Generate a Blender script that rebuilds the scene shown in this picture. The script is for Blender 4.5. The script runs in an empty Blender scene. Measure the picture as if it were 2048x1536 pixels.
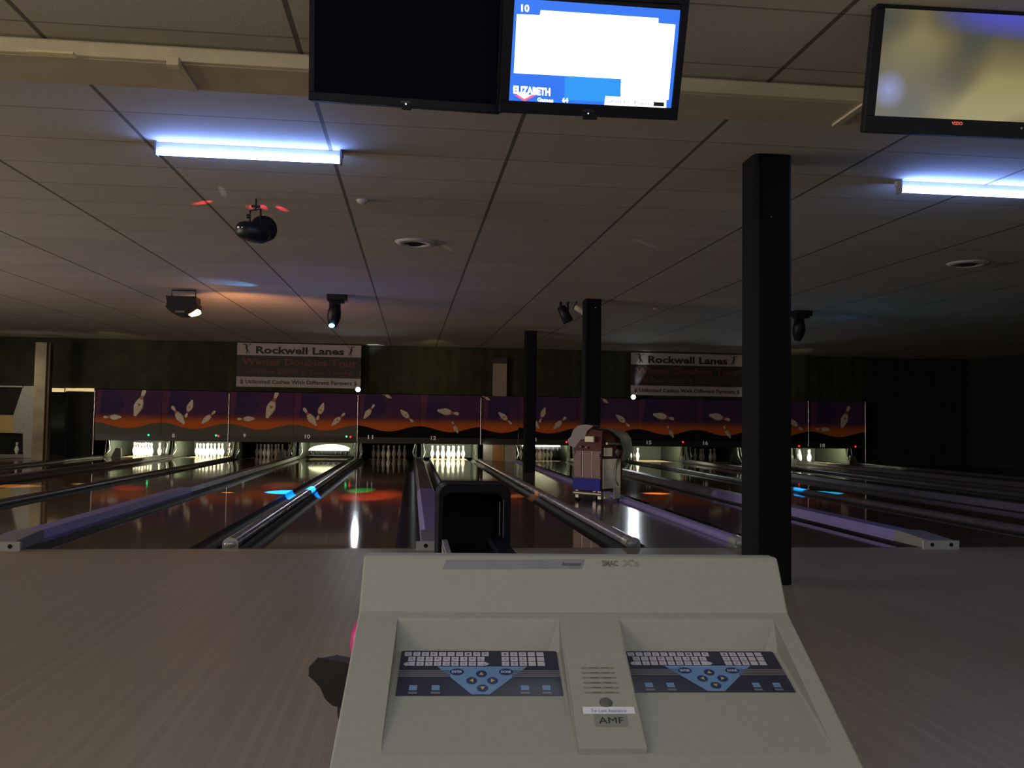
import bpy, math, random
from mathutils import Vector, Matrix
random.seed(7)
SC = bpy.context.scene
COL = SC.collection
V = Vector
PI = math.pi

# ---------------------------------------------------------------- camera
F, PITCH, YAW, ROLL, CH, CD = 1755., .0464, .1135, .0138, 1.025, 7.31
fw = V((math.sin(YAW)*math.cos(PITCH), math.cos(YAW)*math.cos(PITCH), math.sin(PITCH)))
_r = V((math.cos(YAW), -math.sin(YAW), 0)); _u = _r.cross(fw)
RR = _r*math.cos(ROLL) + _u*math.sin(ROLL)
UU = -_r*math.sin(ROLL) + _u*math.cos(ROLL)
CAM = V((0, -CD, CH))
cd = bpy.data.cameras.new('camera'); cam = bpy.data.objects.new('camera', cd); COL.objects.link(cam)
cd.sensor_width = 36; cd.lens = F/2048*36; cd.clip_start = .02; cd.clip_end = 100
m = Matrix((RR, UU, -fw)).transposed().to_4x4(); m.translation = CAM
cam.matrix_world = m
SC.camera = cam
SC.view_settings.view_transform = 'Standard'; SC.view_settings.look = 'None'
SC.view_settings.gamma = 1; SC.view_settings.exposure = 0; SC.view_settings.use_curve_mapping = False

def ray(x, y): return fw + RR*((x-1024)/F) - UU*((y-768)/F)
def on_plane(x, y, p, n):
    k = ray(x, y); return CAM + k*((V(p)-CAM).dot(n)/k.dot(n))
def onY(x, y, Y): return on_plane(x, y, (0, Y, 0), V((0, 1, 0)))
def onZ(x, y, Z=0): return on_plane(x, y, (0, 0, Z), V((0, 0, 1)))
def ceil_z(Y): return 2.86 + .0148*(Y+1.6)
CN = V((0, -.0148, 1)).normalized()
def onC(x, y, off=0): return on_plane(x, y, (0, 0, ceil_z(0)-off), CN)

# ---------------------------------------------------------------- world + large lights
w = bpy.data.worlds.new('world'); SC.world = w; w.use_nodes = True
w.node_tree.nodes['Background'].inputs[0].default_value = (.5, .45, .4, 1)
w.node_tree.nodes['Background'].inputs[1].default_value = .01

def light(name, kind, loc, power, color, target=None, **kw):
    l = bpy.data.lights.new(name, kind); l.energy = power; l.color = color
    for k, v in kw.items(): setattr(l, k, v)
    o = bpy.data.objects.new(name, l); COL.objects.link(o); o.location = loc
    if target is not None:
        o.rotation_euler = (V(target)-V(loc)).to_track_quat('-Z', 'Y').to_euler()
    return o
WARM = (1, .80, .56)
# counter glow from behind the camera, plus unseen lamps added as fill
light('counter_light', 'AREA', (-6.5, -9.3, 1.7), 62, WARM, (-4, 0, 2.2), shape='RECTANGLE', size=5.0, size_y=1.3)
light('left_fill_light', 'AREA', (-13.6, 1.5, 1.3), 860, (1, .86, .68), (-4, 3.0, 2.4), shape='RECTANGLE', size=9.0, size_y=1.6)  # unseen fill added at the left wall to brighten ceiling and floor
light('console_fill_light', 'AREA', (-3.4, -9.2, 2.2), 46, (1, .86, .60), (.3, -5.6, .6), shape='RECTANGLE', size=2.0, size_y=.7)  # unseen warm fill added for the console, from behind left
light('counter_fill', 'AREA', (.8, -9.3, 1.6), 12, (1, .90, .72), (0, -3, 2.3), shape='RECTANGLE', size=3.0, size_y=.8)
light('overhead_fill_light', 'AREA', (-1.0, -7.6, 2.6), 32, (.72, .82, 1), (-.6, -5.0, .0), shape='RECTANGLE', size=3.0, size_y=1.2)  # unseen bluish fill added above the console and approach
light('side_light', 'AREA', (5.5, -9.3, 1.7), 34, (.86, .95, .88), (6, 0, 2.0), shape='RECTANGLE', size=5.0, size_y=1.0)

# ---------------------------------------------------------------- materials
MATS = {}
def mat(name, col, rough=.6, metal=0, emis=None, es=0, var=.06, scale=14, bump=0, spec=.5, coat=0):
    if name in MATS: return MATS[name]
    mt = bpy.data.materials.new(name); mt.use_nodes = True
    nt = mt.node_tree; b = nt.nodes['Principled BSDF']
    b.inputs['Roughness'].default_value = rough; b.inputs['Metallic'].default_value = metal
    b.inputs['Specular IOR Level'].default_value = spec
    b.inputs['Coat Weight'].default_value = coat
    tc = nt.nodes.new('ShaderNodeTexCoord'); nz = nt.nodes.new('ShaderNodeTexNoise')
    nz.inputs['Scale'].default_value = scale; nz.inputs['Detail'].default_value = 4
    nt.links.new(tc.outputs['Object'], nz.inputs['Vector'])
    mx = nt.nodes.new('ShaderNodeMix'); mx.data_type = 'RGBA'
    c = col
    mx.inputs[6].default_value = (*[max(0, k*(1-var*3)) for k in c], 1)
    mx.inputs[7].default_value = (*[min(1, k*(1+var*3)) for k in c], 1)
    nt.links.new(nz.outputs['Fac'], mx.inputs[0]); nt.links.new(mx.outputs[2], b.inputs['Base Color'])
    if bump:
        bp = nt.nodes.new('ShaderNodeBump'); bp.inputs['Strength'].default_value = bump; bp.inputs['Distance'].default_value = .01
        nt.links.new(nz.outputs['Fac'], bp.inputs['Height']); nt.links.new(bp.outputs[0], b.inputs['Normal'])
    if emis:
        b.inputs['Emission Color'].default_value = (*emis, 1); b.inputs['Emission Strength'].default_value = es
    MATS[name] = mt; return mt

def N(nt, t, **kw):
    n = nt.nodes.new(t)
    for k, v in kw.items(): setattr(n, k, v)
    return n
def mth(nt, op, a, b=None, c=None):
    n = nt.nodes.new('ShaderNodeMath'); n.operation = op
    for i, x in enumerate((a, b, c)):
        if x is None: continue
        if isinstance(x, (int, float)): n.inputs[i].default_value = x
        else: nt.links.new(x, n.inputs[i])
    return n.outputs[0]
def mixc(nt, fac, a, b):
    n = nt.nodes.new('ShaderNodeMix'); n.data_type = 'RGBA'
    for i, x in ((0, fac), (6, a), (7, b)):
        if isinstance(x, (int, float)): n.inputs[i].default_value = x
        elif isinstance(x, tuple): n.inputs[i].default_value = (*x[:3], 1)
        else: nt.links.new(x, n.inputs[i])
    return n.outputs[2]

def ceiling_mat():
    mt = bpy.data.materials.new('ceiling tiles'); mt.use_nodes = True; nt = mt.node_tree; b = nt.nodes['Principled BSDF']
    b.inputs['Roughness'].default_value = .85
    tc = N(nt, 'ShaderNodeTexCoord'); sp = N(nt, 'ShaderNodeSeparateXYZ'); nt.links.new(tc.outputs['Object'], sp.inputs[0])
    def line(ax, off, p, wd):
        f = mth(nt, 'FRACT', mth(nt, 'DIVIDE', mth(nt, 'ADD', ax, 100*p-off+wd/2), p))
        return mth(nt, 'LESS_THAN', f, wd/p)
    lx = line(sp.outputs[0], -.575, 1.2, .026); ly = line(sp.outputs[1], -1.32, .61, .014)
    # tone differs a little from tile to tile
    cb = N(nt, 'ShaderNodeCombineXYZ')
    nt.links.new(mth(nt, 'FLOOR', mth(nt, 'DIVIDE', mth(nt, 'ADD', sp.outputs[0], .575), 1.2)), cb.inputs[0])
    nt.links.new(mth(nt, 'FLOOR', mth(nt, 'DIVIDE', mth(nt, 'ADD', sp.outputs[1], 1.32), .61)), cb.inputs[1])
    wn = N(nt, 'ShaderNodeTexWhiteNoise'); nt.links.new(cb.outputs[0], wn.inputs['Vector'])
    nz = N(nt, 'ShaderNodeTexNoise'); nz.inputs['Scale'].default_value = 60; nz.inputs['Detail'].default_value = 5
    nt.links.new(tc.outputs['Object'], nz.inputs['Vector'])
    tile = mixc(nt, wn.outputs['Value'], (.51, .49, .43), (.58, .56, .49))
    tile = mixc(nt, mth(nt, 'MULTIPLY', nz.outputs['Fac'], .35), tile, (.40, .36, .31))
    c1 = mixc(nt, mth(nt, 'MULTIPLY', ly, .62), tile, (.13, .11, .09))
    c2 = mixc(nt, mth(nt, 'MULTIPLY', lx, .85), c1, (.08, .065, .05))
    nt.links.new(c2, b.inputs['Base Color'])
    bp = N(nt, 'ShaderNodeBump'); bp.inputs['Strength'].default_value = .25; bp.inputs['Distance'].default_value = .004
    nt.links.new(nz.outputs['Fac'], bp.inputs['Height']); nt.links.new(bp.outputs[0], b.inputs['Normal'])
    return mt

def wood_mat(name, c1, c2, rough, plank, coat=0, spec=.5, rvar=0):
    mt = bpy.data.materials.new(name); mt.use_nodes = True; nt = mt.node_tree; b = nt.nodes['Principled BSDF']
    tc = N(nt, 'ShaderNodeTexCoord'); sp = N(nt, 'ShaderNodeSeparateXYZ'); nt.links.new(tc.outputs['Object'], sp.inputs[0])
    fl = mth(nt, 'FLOOR', mth(nt, 'DIVIDE', sp.outputs[0], plank))
    wn = N(nt, 'ShaderNodeTexWhiteNoise', noise_dimensions='1D'); nt.links.new(fl, wn.inputs['W'])
    mp = N(nt, 'ShaderNodeMapping'); mp.inputs['Scale'].default_value = (40, 1.4, 40); nt.links.new(tc.outputs['Object'], mp.inputs[0])
    nz = N(nt, 'ShaderNodeTexNoise'); nz.inputs['Scale'].default_value = 1; nz.inputs['Detail'].default_value = 5; nt.links.new(mp.outputs[0], nz.inputs['Vector'])
    f = mth(nt, 'ADD', mth(nt, 'MULTIPLY', wn.outputs['Value'], .4), mth(nt, 'MULTIPLY', nz.outputs['Fac'], .5))
    col = mixc(nt, f, c1, c2)
    gap = mth(nt, 'LESS_THAN', mth(nt, 'FRACT', mth(nt, 'DIVIDE', sp.outputs[0], plank)), .04)
    col = mixc(nt, mth(nt, 'MULTIPLY', gap, .45), col, tuple(k*.35 for k in c1))
    nt.links.new(col, b.inputs['Base Color'])
    n2 = N(nt, 'ShaderNodeTexNoise'); n2.inputs['Scale'].default_value = 1.3; nt.links.new(tc.outputs['Object'], n2.inputs['Vector'])
    nt.links.new(mth(nt, 'ADD', mth(nt, 'MULTIPLY', n2.outputs['Fac'], rvar), rough-rvar/2), b.inputs['Roughness'])
    b.inputs['Coat Weight'].default_value = coat; b.inputs['Coat Roughness'].default_value = .06
    b.inputs['Specular IOR Level'].default_value = spec
    return mt

def mask_mat(name, wave, period, x0):
    """printed masking-unit artwork: purple with blue facets, orange horizon, dark wavy ground"""
    mt = bpy.data.materials.new(name); mt.use_nodes = True; nt = mt.node_tree; b = nt.nodes['Principled BSDF']
    b.inputs['Roughness'].default_value = .8; b.inputs['Specular IOR Level'].default_value = .1
    tc = N(nt, 'ShaderNodeTexCoord'); sp = N(nt, 'ShaderNodeSeparateXYZ'); nt.links.new(tc.outputs['Object'], sp.inputs[0])
    x, z = sp.outputs[0], sp.outputs[2]
    ph = mth(nt, 'MULTIPLY', mth(nt, 'SUBTRACT', x, x0), 2*PI/period)
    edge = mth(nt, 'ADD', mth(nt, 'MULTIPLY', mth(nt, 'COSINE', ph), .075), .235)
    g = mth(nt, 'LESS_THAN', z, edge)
    mp = N(nt, 'ShaderNodeMapping'); mp.inputs['Rotation'].default_value = (0, .6, 0); mp.inputs['Scale'].default_value = (1.3, 1, .9)
    nt.links.new(tc.outputs['Object'], mp.inputs[0])
    vo = N(nt, 'ShaderNodeTexVoronoi', distance='CHEBYCHEV'); vo.inputs['Scale'].default_value = 1.35; nt.links.new(mp.outputs[0], vo.inputs['Vector'])
    rp = N(nt, 'ShaderNodeValToRGB'); cr = rp.color_ramp; cr.interpolation = 'LINEAR'
    sv = N(nt, 'ShaderNodeSeparateColor'); nt.links.new(vo.outputs['Color'], sv.inputs[0]); nt.links.new(sv.outputs[0], rp.inputs[0])
    cr.elements[0].color = (.045, .032, .105, 1); cr.elements[1].color = (.16, .05, .105, 1)
    e = cr.elements.new(.5); e.color = (.10, .04, .105, 1)
    r2 = N(nt, 'ShaderNodeValToRGB'); c2 = r2.color_ramp
    nt.links.new(mth(nt, 'DIVIDE', z, 1.16), r2.inputs[0])
    c2.elements[0].position = .22; c2.elements[0].color = (.62, .14, .03, 1)
    c2.elements[1].position = .56; c2.elements[1].color = (0, 0, 0, 1)
    e = c2.elements.new(.34); e.color = (.50, .12, .03, 1)
    r3 = N(nt, 'ShaderNodeMapRange'); r3.inputs[1].default_value = .36; r3.inputs[2].default_value = .58
    nt.links.new(z, r3.inputs[0])
    sky = mixc(nt, r3.outputs[0], r2.outputs[0], rp.outputs[0])
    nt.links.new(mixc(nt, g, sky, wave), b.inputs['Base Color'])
    return mt

def screen_mat():
    """a blurred yellowish programme picture on a switched-on screen"""
    mt = bpy.data.materials.new('television picture'); mt.use_nodes = True; nt = mt.node_tree; b = nt.nodes['Principled BSDF']
    b.inputs['Base Color'].default_value = (.01, .01, .01, 1); b.inputs['Roughness'].default_value = .15
    tc = N(nt, 'ShaderNodeTexCoord')
    nz = N(nt, 'ShaderNodeTexNoise'); nz.inputs['Scale'].default_value = 3.2; nz.inputs['Detail'].default_value = .5
    nt.links.new(tc.outputs['Object'], nz.inputs['Vector'])
    rp = N(nt, 'ShaderNodeValToRGB'); cr = rp.color_ramp; nt.links.new(nz.outputs['Fac'], rp.inputs[0])
    cr.elements[0].position = .32; cr.elements[0].color = (.085, .09, .065, 1)
    cr.elements[1].position = .62; cr.elements[1].color = (.36, .30, .12, 1)
    e = cr.elements.new(.45); e.color = (.17, .14, .07, 1)
    sp = N(nt, 'ShaderNodeSeparateXYZ'); nt.links.new(tc.outputs['Object'], sp.inputs[0])
    def blob(cx, cz, r):
        d = mth(nt, 'SQRT', mth(nt, 'ADD', mth(nt, 'POWER', mth(nt, 'SUBTRACT', sp.outputs[0], cx), 2), mth(nt, 'POWER', mth(nt, 'SUBTRACT', sp.outputs[2], cz), 2)))
        k = N(nt, 'ShaderNodeMapRange'); k.inputs[1].default_value = 0; k.inputs[2].default_value = r; k.inputs[3].default_value = 1; k.inputs[4].default_value = 0
        nt.links.new(d, k.inputs[0]); return k.outputs[0]
    c = mixc(nt, mth(nt, 'MULTIPLY', blob(.11, .17, .32), .8), rp.outputs[0], (.12, .12, .12))
    c = mixc(nt, mth(nt, 'MULTIPLY', blob(.09, .18, .085), .95), c, (.36, .38, .75))
    k = N(nt, 'ShaderNodeMapRange'); k.inputs[1].default_value = .44; k.inputs[2].default_value = .53
    nt.links.new(mth(nt, 'ADD', sp.outputs[2], mth(nt, 'MULTIPLY', sp.outputs[0], .06)), k.inputs[0])
    k2 = N(nt, 'ShaderNodeMapRange'); k2.inputs[1].default_value = .25; k2.inputs[2].default_value = .5; nt.links.new(sp.outputs[0], k2.inputs[0])
    c = mixc(nt, mth(nt, 'MULTIPLY', k.outputs[0], k2.outputs[0]), c, (.10, .10, .62))
    nt.links.new(c, b.inputs['Emission Color']); b.inputs['Emission Strength'].default_value = .75
    return mt

# ---------------------------------------------------------------- mesh builder
class MB:
    def __init__(s): s.v = []; s.f = []; s.m = []; s.sm = []; s.x = Matrix.Identity(4)
    def add(s, vs, fs, m=0, smooth=False, mx=None):
        b = len(s.v); M = s.x @ mx if mx is not None else s.x
        s.v += [tuple(M @ V(p)) for p in vs]
        s.f += [tuple(b+i for i in f) for f in fs]; s.m += [m]*len(fs); s.sm += [smooth]*len(fs); return s
    def poly(s, pts, m=0): return s.add(pts, [tuple(range(len(pts)))], m)
    def box(s, x0, x1, y0, y1, z0, z1, m=0, mx=None):
        vs = [(x, y, z) for x in (x0, x1) for y in (y0, y1) for z in (z0, z1)]
        return s.add(vs, [(0, 1, 3, 2), (4, 6, 7, 5), (0, 4, 5, 1), (2, 3, 7, 6), (0, 2, 6, 4), (1, 5, 7, 3)], m, False, mx)
    def prism(s, pts, d, m=0, mx=None, smooth=False):
        """pts: planar 3-D polygon, extruded by vector d"""
        n = len(pts); d = V(d); vs = [V(p) for p in pts] + [V(p)+d for p in pts]
        fs = [tuple(range(n))[::-1], tuple(range(n, 2*n))]
        s.add(vs, fs, m, False, mx)
        return s.add(vs, [(i, (i+1) % n, n+(i+1) % n, n+i) for i in range(n)], m, smooth, mx)
    def lathe(s, prof, seg=20, m=0, mx=None, smooth=True, caps=True):
        vs = []; fs = []
        for r, z in prof:
            for k in range(seg):
                a = 2*PI*k/seg; vs.append((r*math.cos(a), r*math.sin(a), z))
        n = len(prof)
        for i in range(n-1):
            for k in range(seg):
                fs.append((i*seg+k, i*seg+(k+1) % seg, (i+1)*seg+(k+1) % seg, (i+1)*seg+k))
        s.add(vs, fs, m, smooth, mx)
        if caps:
            if prof[0][0] > 1e-4: s.add(vs[:seg], [tuple(range(seg))[::-1]], m, False, mx)
            if prof[-1][0] > 1e-4: s.add(vs[-seg:], [tuple(range(seg))], m, False, mx)
        return s
    def tube(s, pts, r, seg=8, m=0):
        pts = [V(p) for p in pts]; vs = []; fs = []
        for i, p in enumerate(pts):
            t = (pts[min(i+1, len(pts)-1)]-pts[max(i-1, 0)]).normalized()
            a = t.cross(V((0, 0, 1))) if abs(t.z) < .95 else t.cross(V((1, 0, 0)))
            a.normalize(); b = t.cross(a)
            for k in range(seg):
                g = 2*PI*k/seg; vs.append(p + a*r*math.cos(g) + b*r*math.sin(g))
        for i in range(len(pts)-1):
            for k in range(seg):
                fs.append((i*seg+k, i*seg+(k+1) % seg, (i+1)*seg+(k+1) % seg, (i+1)*seg+k))
        s.add(vs, fs, m, True)
        s.add(vs[:seg], [tuple(range(seg))[::-1]], m); s.add(vs[-seg:], [tuple(range(seg))], m)
        return s
    def ball(s, c, r, m=0, seg=20, sx=1, sy=1, sz=1, mx=None):
        prof = [(max(1e-5, r*math.sin(PI*i/12)), -r*math.cos(PI*i/12)) for i in range(13)]
        M = Matrix.Translation(V(c)) @ Matrix.Diagonal((sx, sy, sz, 1))
        if mx is not None: M = mx @ M
        return s.lathe(prof, seg, m, M, True, False)
    def text(s, txt, o, e1, e2, w, h, m=0, bold=.02):
        """lettering in the plane o + a*e1 + b*e2 filling w x h"""
        cu = bpy.data.curves.new('t', 'FONT'); cu.body = txt; cu.offset = bold; cu.resolution_u = 2
        ob = bpy.data.objects.new('t', cu); COL.objects.link(ob)
        dg = bpy.context.evaluated_depsgraph_get(); me = bpy.data.meshes.new_from_object(ob.evaluated_get(dg))
        bpy.data.objects.remove(ob); bpy.data.curves.remove(cu)
        if len(me.vertices):
            xs = [v.co.x for v in me.vertices]; ys = [v.co.y for v in me.vertices]
            x0, y0 = min(xs), min(ys); kx = w/(max(xs)-x0); ky = h/(max(ys)-y0)
            o, e1, e2 = V(o), V(e1), V(e2)
            s.add([o+e1*((v.co.x-x0)*kx)+e2*((v.co.y-y0)*ky) for v in me.vertices], [tuple(p.vertices) for p in me.polygons], m)
        bpy.data.meshes.remove(me); return s
    def build(s, name, mats, parent=None, bevel=0, loc=None, rot=None):
        me = bpy.data.meshes.new(name); me.from_pydata(s.v, [], s.f); me.update()
        if not isinstance(mats, (list, tuple)): mats = [mats]
        for q in mats: me.materials.append(q)
        for p, mi, sm in zip(me.polygons, s.m, s.sm): p.material_index = mi; p.use_smooth = sm
        o = bpy.data.objects.new(name, me); COL.objects.link(o)
        if parent: o.parent = parent
        if loc: o.location = loc
        if rot: o.rotation_euler = rot
        if bevel:
            b = o.modifiers.new('bevel', 'BEVEL'); b.width = bevel; b.segments = 2; b.limit_method = 'ANGLE'; b.angle_limit = math.radians(28)
        return o

def tag(o, label=None, cat=None, group=None, kind=None):
    if label: o['label'] = label
    if cat: o['category'] = cat
    if group: o['group'] = group
    if kind: o['kind'] = kind
    return o
def thing(name, loc, label, cat, group=None, rz=0):
    o = bpy.data.objects.new(name, None); COL.objects.link(o); o.location = loc; o.rotation_euler = (0, 0, rz)
    o.empty_display_size = .1
    return tag(o, label, cat, group)
def struct(o): o['kind'] = 'structure'; return o
def copy_thing(root, loc, rz=None):
    r = root.copy(); COL.objects.link(r); r.location = loc
    if rz is not None: r.rotation_euler = (0, 0, rz)
    for ch in root.children:
        c = ch.copy(); COL.objects.link(c); c.parent = r
        for g in ch.children:
            d = g.copy(); COL.objects.link(d); d.parent = c
    return r

# common materials
black = mat('black plastic', (.008, .008, .013), .5, spec=.2)
blackm = mat('black painted steel', (.008, .008, .011), .6, spec=.2)
beige = mat('beige console plastic', (.325, .32, .288), .6, var=.03, scale=90, bump=.05, spec=.3)
chrome = mat('chrome', (.55, .55, .52), .22, 1, var=.1, scale=6)
darkm = mat('dark gutter plastic', (.022, .021, .023), .5, var=.2, scale=5, spec=.25)
capm = mat('violet lit capping plastic', (.25, .22, .56), .5, var=.06, scale=8)  # violet cast of the tube lamps is put into this colour
greym = mat('grey end block', (.24, .24, .27), .5)
lam = mat('grey green kickback', (.018, .022, .014), .5, var=.15, scale=7)
dark = mat('pit darkness', (.012, .012, .012), .8)
white = mat('white plastic', (.75, .75, .72), .4)
red = mat('red print', (.45, .05, .03), .4)

# ---------------------------------------------------------------- room shell
X0, X1, YB, YW = -14.0, 16.3, -9.6, 16.75
o = MB().poly([(X0, YB, ceil_z(YB)), (X0, YW, ceil_z(YW)), (X1, YW, ceil_z(YW)), (X1, YB, ceil_z(YB))]).build('ceiling', ceiling_mat()); struct(o)
appr = wood_mat('approach boards', (.29, .235, .160), (.41, .34, .24), .42, .028, spec=.4, rvar=.12)
fl = MB(); fl.box(X0, X1, YB, 0, -.15, 0, 0); fl.box(X0, X1, 0, 21.2, -.3, -.15, 1)
struct(fl.build('floor', [appr, dark]))
greens = mat('dark green drape', (.024, .027, .013), .9, var=.25, scale=3)
blk = mat('black drape', (.010, .010, .010), .9, var=.2, scale=3)
def drape(x0, x1, z0, z1, y, amp=.02, step=.09):
    b = MB(); n = int((x1-x0)/step); vs = []
    for i in range(n+1):
        x = x0+(x1-x0)*i/n; yy = y+amp*math.sin(i*1.7)+amp*.5*math.sin(i*.53)
        vs += [(x, yy, z0), (x, yy, z1)]
    return b.add(vs, [(2*i, 2*i+2, 2*i+3, 2*i+1) for i in range(n)], 0, True)
struct(drape(-14, 13.05, 1.82, 3.125, 16.78).build('wall_back', greens))
struct(drape(13.05, 16.3, -.15, 3.125, 16.78).build('wall_back', blk))
struct(drape(-8.95, -8.24, 0, 1.74, 16.70, .006, .05).build('wall_back', blk))
struct(MB().box(X1, X1+.1, YB, 21.2, -.3, 3.3).build('wall_right', mat('dark side wall', (.020, .018, .018), .85)))
struct(MB().box(X0-.1, X0, YB, 21.2, -.3, 3.3).build('wall_left', mat('brown side wall', (.20, .16, .12), .85)))
struct(MB().box(X0, X1, YB-.1, YB, -.15, 2.8).build('wall_rear', mat('rear wall', (.30, .25, .2), .85)))
struct(MB().box(X0, X1, 21.2, 21.3, -.3, 3.3).build('wall_back', dark))

# ceiling beam in front of the screens
bm = thing('ceiling_beam', (0, 0, 0), 'long pale beam crossing the near ceiling behind the hanging screens', 'beam')
pale = mat('pale painted beam', (.55, .48, .36), .6, var=.08, scale=5)
zb = ceil_z(-2.9)-.088
MB().box(-6.5, 7.5, -2.96, -2.62, zb, ceil_z(-2.62)+.01).build('beam_board', pale, bm, .006)
MB().box(-6.5, 7.5, -2.99, -2.96, zb+.004, zb+.072).build('fascia', mat('cream fascia', (.72, .62, .44), .5), bm, .004)
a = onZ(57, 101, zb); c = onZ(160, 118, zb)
MB().box(a.x, c.x, a.y-.02, a.y+.035, zb-.012, zb).build('reflection_patch', mat('painted warm reflection', (.95, .80, .45), .5), bm, .002)  # warm reflection on the beam underside, painted as a bright plate
for px, py, nm in ((348, 128, 'a'), (1742, 210, 'b')):
    c = onZ(px, py, zb-.03)
    MB().box(c.x-.028, c.x+.028, c.y-.028, c.y+.028, zb-.045, zb).build('junction_box', mat('cream fascia', (0, 0, 0)), bm, .004)
    MB().box(c.x-.02, c.x+.02, c.y+.03, -2.64, zb-.012, zb).build('conduit', pale, bm)

# ---------------------------------------------------------------- lanes
LW, LL = 1.054, 19.35
LANES = {7: -7.37, 8: -5.65, 9: -3.97, 10: -2.28, 11: -.635, 12: 1.09, 13: 3.73, 14: 5.44, 15: 7.09, 16: 8.81, 17: 10.46, 18: 12.18, 6: -10.6}
lane_m = wood_mat('oiled lane boards', (.20, .135, .10), (.28, .19, .145), .06, .027, coat=.3, rvar=.05)
deck_m = wood_mat('pin deck boards', (.50, .33, .15), (.58, .40, .20), .14, .027)
def gutter(x):
    b = MB(); n = 8; W = .103; vs = []
    for y in (.0, 18.9):
        for i in range(n+1):
            a = PI*i/n; vs.append((x-W*math.cos(a), y, -.002-.085*math.sin(a)))
    return b.add(vs, [(i, i+1, n+2+i, n+1+i) for i in range(n)], 0, True)
for n in (6, 7, 8, 9, 10, 11, 12, 13, 14, 15, 16, 17, 18):
    c = LANES[n]
    LNAME = {8: 'second lane from the left under the artwork', 9: 'lane left of the white topped divider near the left edge', 10: 'lane ending at the pinsetter without pins', 14: 'lane hidden behind the parked maroon machine', 15: 'lane ending at two lone lit pins', 16: 'lane ending at dim pins under the right banner', 17: 'lane passing behind the nearest black column'}
    where = {6: 'farthest left lane, beyond the pale pillar', 7: 'leftmost lane under the pin artwork', 12: 'lane just right of the black ball return hood', 11: 'lane just left of the black ball return hood',
             13: 'first lane right of the walkway with the parked machine', 18: 'lane at the far right, below the panel numbered 18'}.get(n) or LNAME[n]
    where = 'glossy brown bowling lane, ' + where
    t = thing('bowling_lane', (c, 0, 0), where, 'bowling lane', 'bowling lanes')
    MB().box(-LW/2, LW/2, .0, 18.1, -.14, 0).build('lane_boards', lane_m, t)
    tag(MB().box(-LW/2, LW/2, 18.1, LL, -.14, 0).build('pin_deck', deck_m, t), 'pale yellowish pin deck')
    gutter(-LW/2-.103).build('gutter', darkm, t); gutter(LW/2+.103).build('gutter', darkm, t)
# foul line
b = MB(); b.box(-8.3, 13.0, -.012, 0.0, 0, .0012)
tag(b.build('foul_line', mat('dark foul line', (.05, .045, .04), .4)), 'thin dark foul line where the approach meets the lanes', 'foul line')

def narrow_divider(x, w_, label, m=None):
    t = thing('lane_divider', (x, 0, 0), label, 'lane divider', 'chrome capped lane dividers')
    w_ = min(w_, .12); h = w_/2; n = 8
    pts = [(-h, 0, -.10)] + [(-h*math.cos(PI*i/n), 0, .015+.05*math.sin(PI*i/n)) for i in range(n+1)] + [(h, 0, -.10)]
    MB().prism([(p[0], .34, p[2]) for p in pts], (0, 16.98, 0), 0, None, True).build('capping', m or (mat('shade toned divider capping', (.10, .09, .13), .35, .2, var=.15, scale=5) if x > 5 or x < -4 else None) or mat('metal divider capping', (.30, .27, .38), .25, .35, var=.15, scale=5), t)  # outer dividers take a darker copy, shade put into the colour
    b = MB(); b.prism([(p[0]*1.08, .16, p[2]+.003) for p in pts], (0, .18, 0), 0, None, True)
    b.ball((0, .17, .012), h*.9, 0, 16, 1, .45, .6)
    b.build('end_cap', mat('clear end cap', (.45, .45, .46), .15, .3), t)
    MB().box(-h*.8, h*.8, .34, 17.3, -.14, -.02).build('core', darkm, t)
def wide_divider(x, w_, label):
    t = thing('lane_divider', (x, 0, 0), label, 'lane divider', 'wide ball track dividers')
    h = w_/2
    pts = [(-h, 0, -.12), (-h, 0, .03), (-h*.72, 0, .095), (h*.72, 0, .095), (h, 0, .03), (h, 0, -.12)]
    MB().prism([(p[0], .42, p[2]) for p in pts], (0, 5.0, 0)).build('capping', capm if x < 6 else mat('shade toned wide capping', (.10, .09, .17), .45), t, .006)  # far right caps use a darker copy, dimness put into the colour
    MB().prism([(p[0], 5.42, p[2]) for p in pts], (0, 11.88, 0)).build('rear_capping', mat('shade toned rear capping', (.10, .09, .14), .35, .2, var=.2, scale=4), t, .006)  # darker copy painted where the violet tube light fades out
    b = MB(); b.prism([(-h*1.0, -.10, 0), (-h*1.0, -.10, .075), (-h*1.0, .30, .102), (-h*1.0, .42, .102), (-h*1.0, .42, 0)], (w_, 0, 0))
    b.build('end_block', greym, t, .012)
    b = MB(); b.box(-h*1.35, h*1.35, -.125, -.10, .0, .072, 0)
    for k in (-.45, .45):
        b.lathe([(.017, 0), (.017, .003)], 16, 1, Matrix.Translation((h*k*1.6, -.126, .038)) @ Matrix.Rotation(PI/2, 4, 'X'))
    b.build('end_plate', [mat('pale end plate', (.42, .42, .40), .5), blackm], t, .0)
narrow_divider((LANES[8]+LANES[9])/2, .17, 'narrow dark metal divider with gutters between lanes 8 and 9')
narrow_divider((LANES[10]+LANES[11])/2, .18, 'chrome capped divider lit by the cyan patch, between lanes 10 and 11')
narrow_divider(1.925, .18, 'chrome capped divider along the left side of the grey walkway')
narrow_divider(2.90, .15, 'thin violet lit rail along the right side of the grey walkway', capm)
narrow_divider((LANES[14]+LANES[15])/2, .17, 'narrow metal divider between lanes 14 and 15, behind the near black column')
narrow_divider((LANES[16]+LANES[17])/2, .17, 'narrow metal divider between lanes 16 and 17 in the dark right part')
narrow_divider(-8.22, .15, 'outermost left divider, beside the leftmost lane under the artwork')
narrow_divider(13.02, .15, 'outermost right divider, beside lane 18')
wide_divider(-6.51, .25, 'wide ball track cover between lanes 7 and 8, far left')
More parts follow.
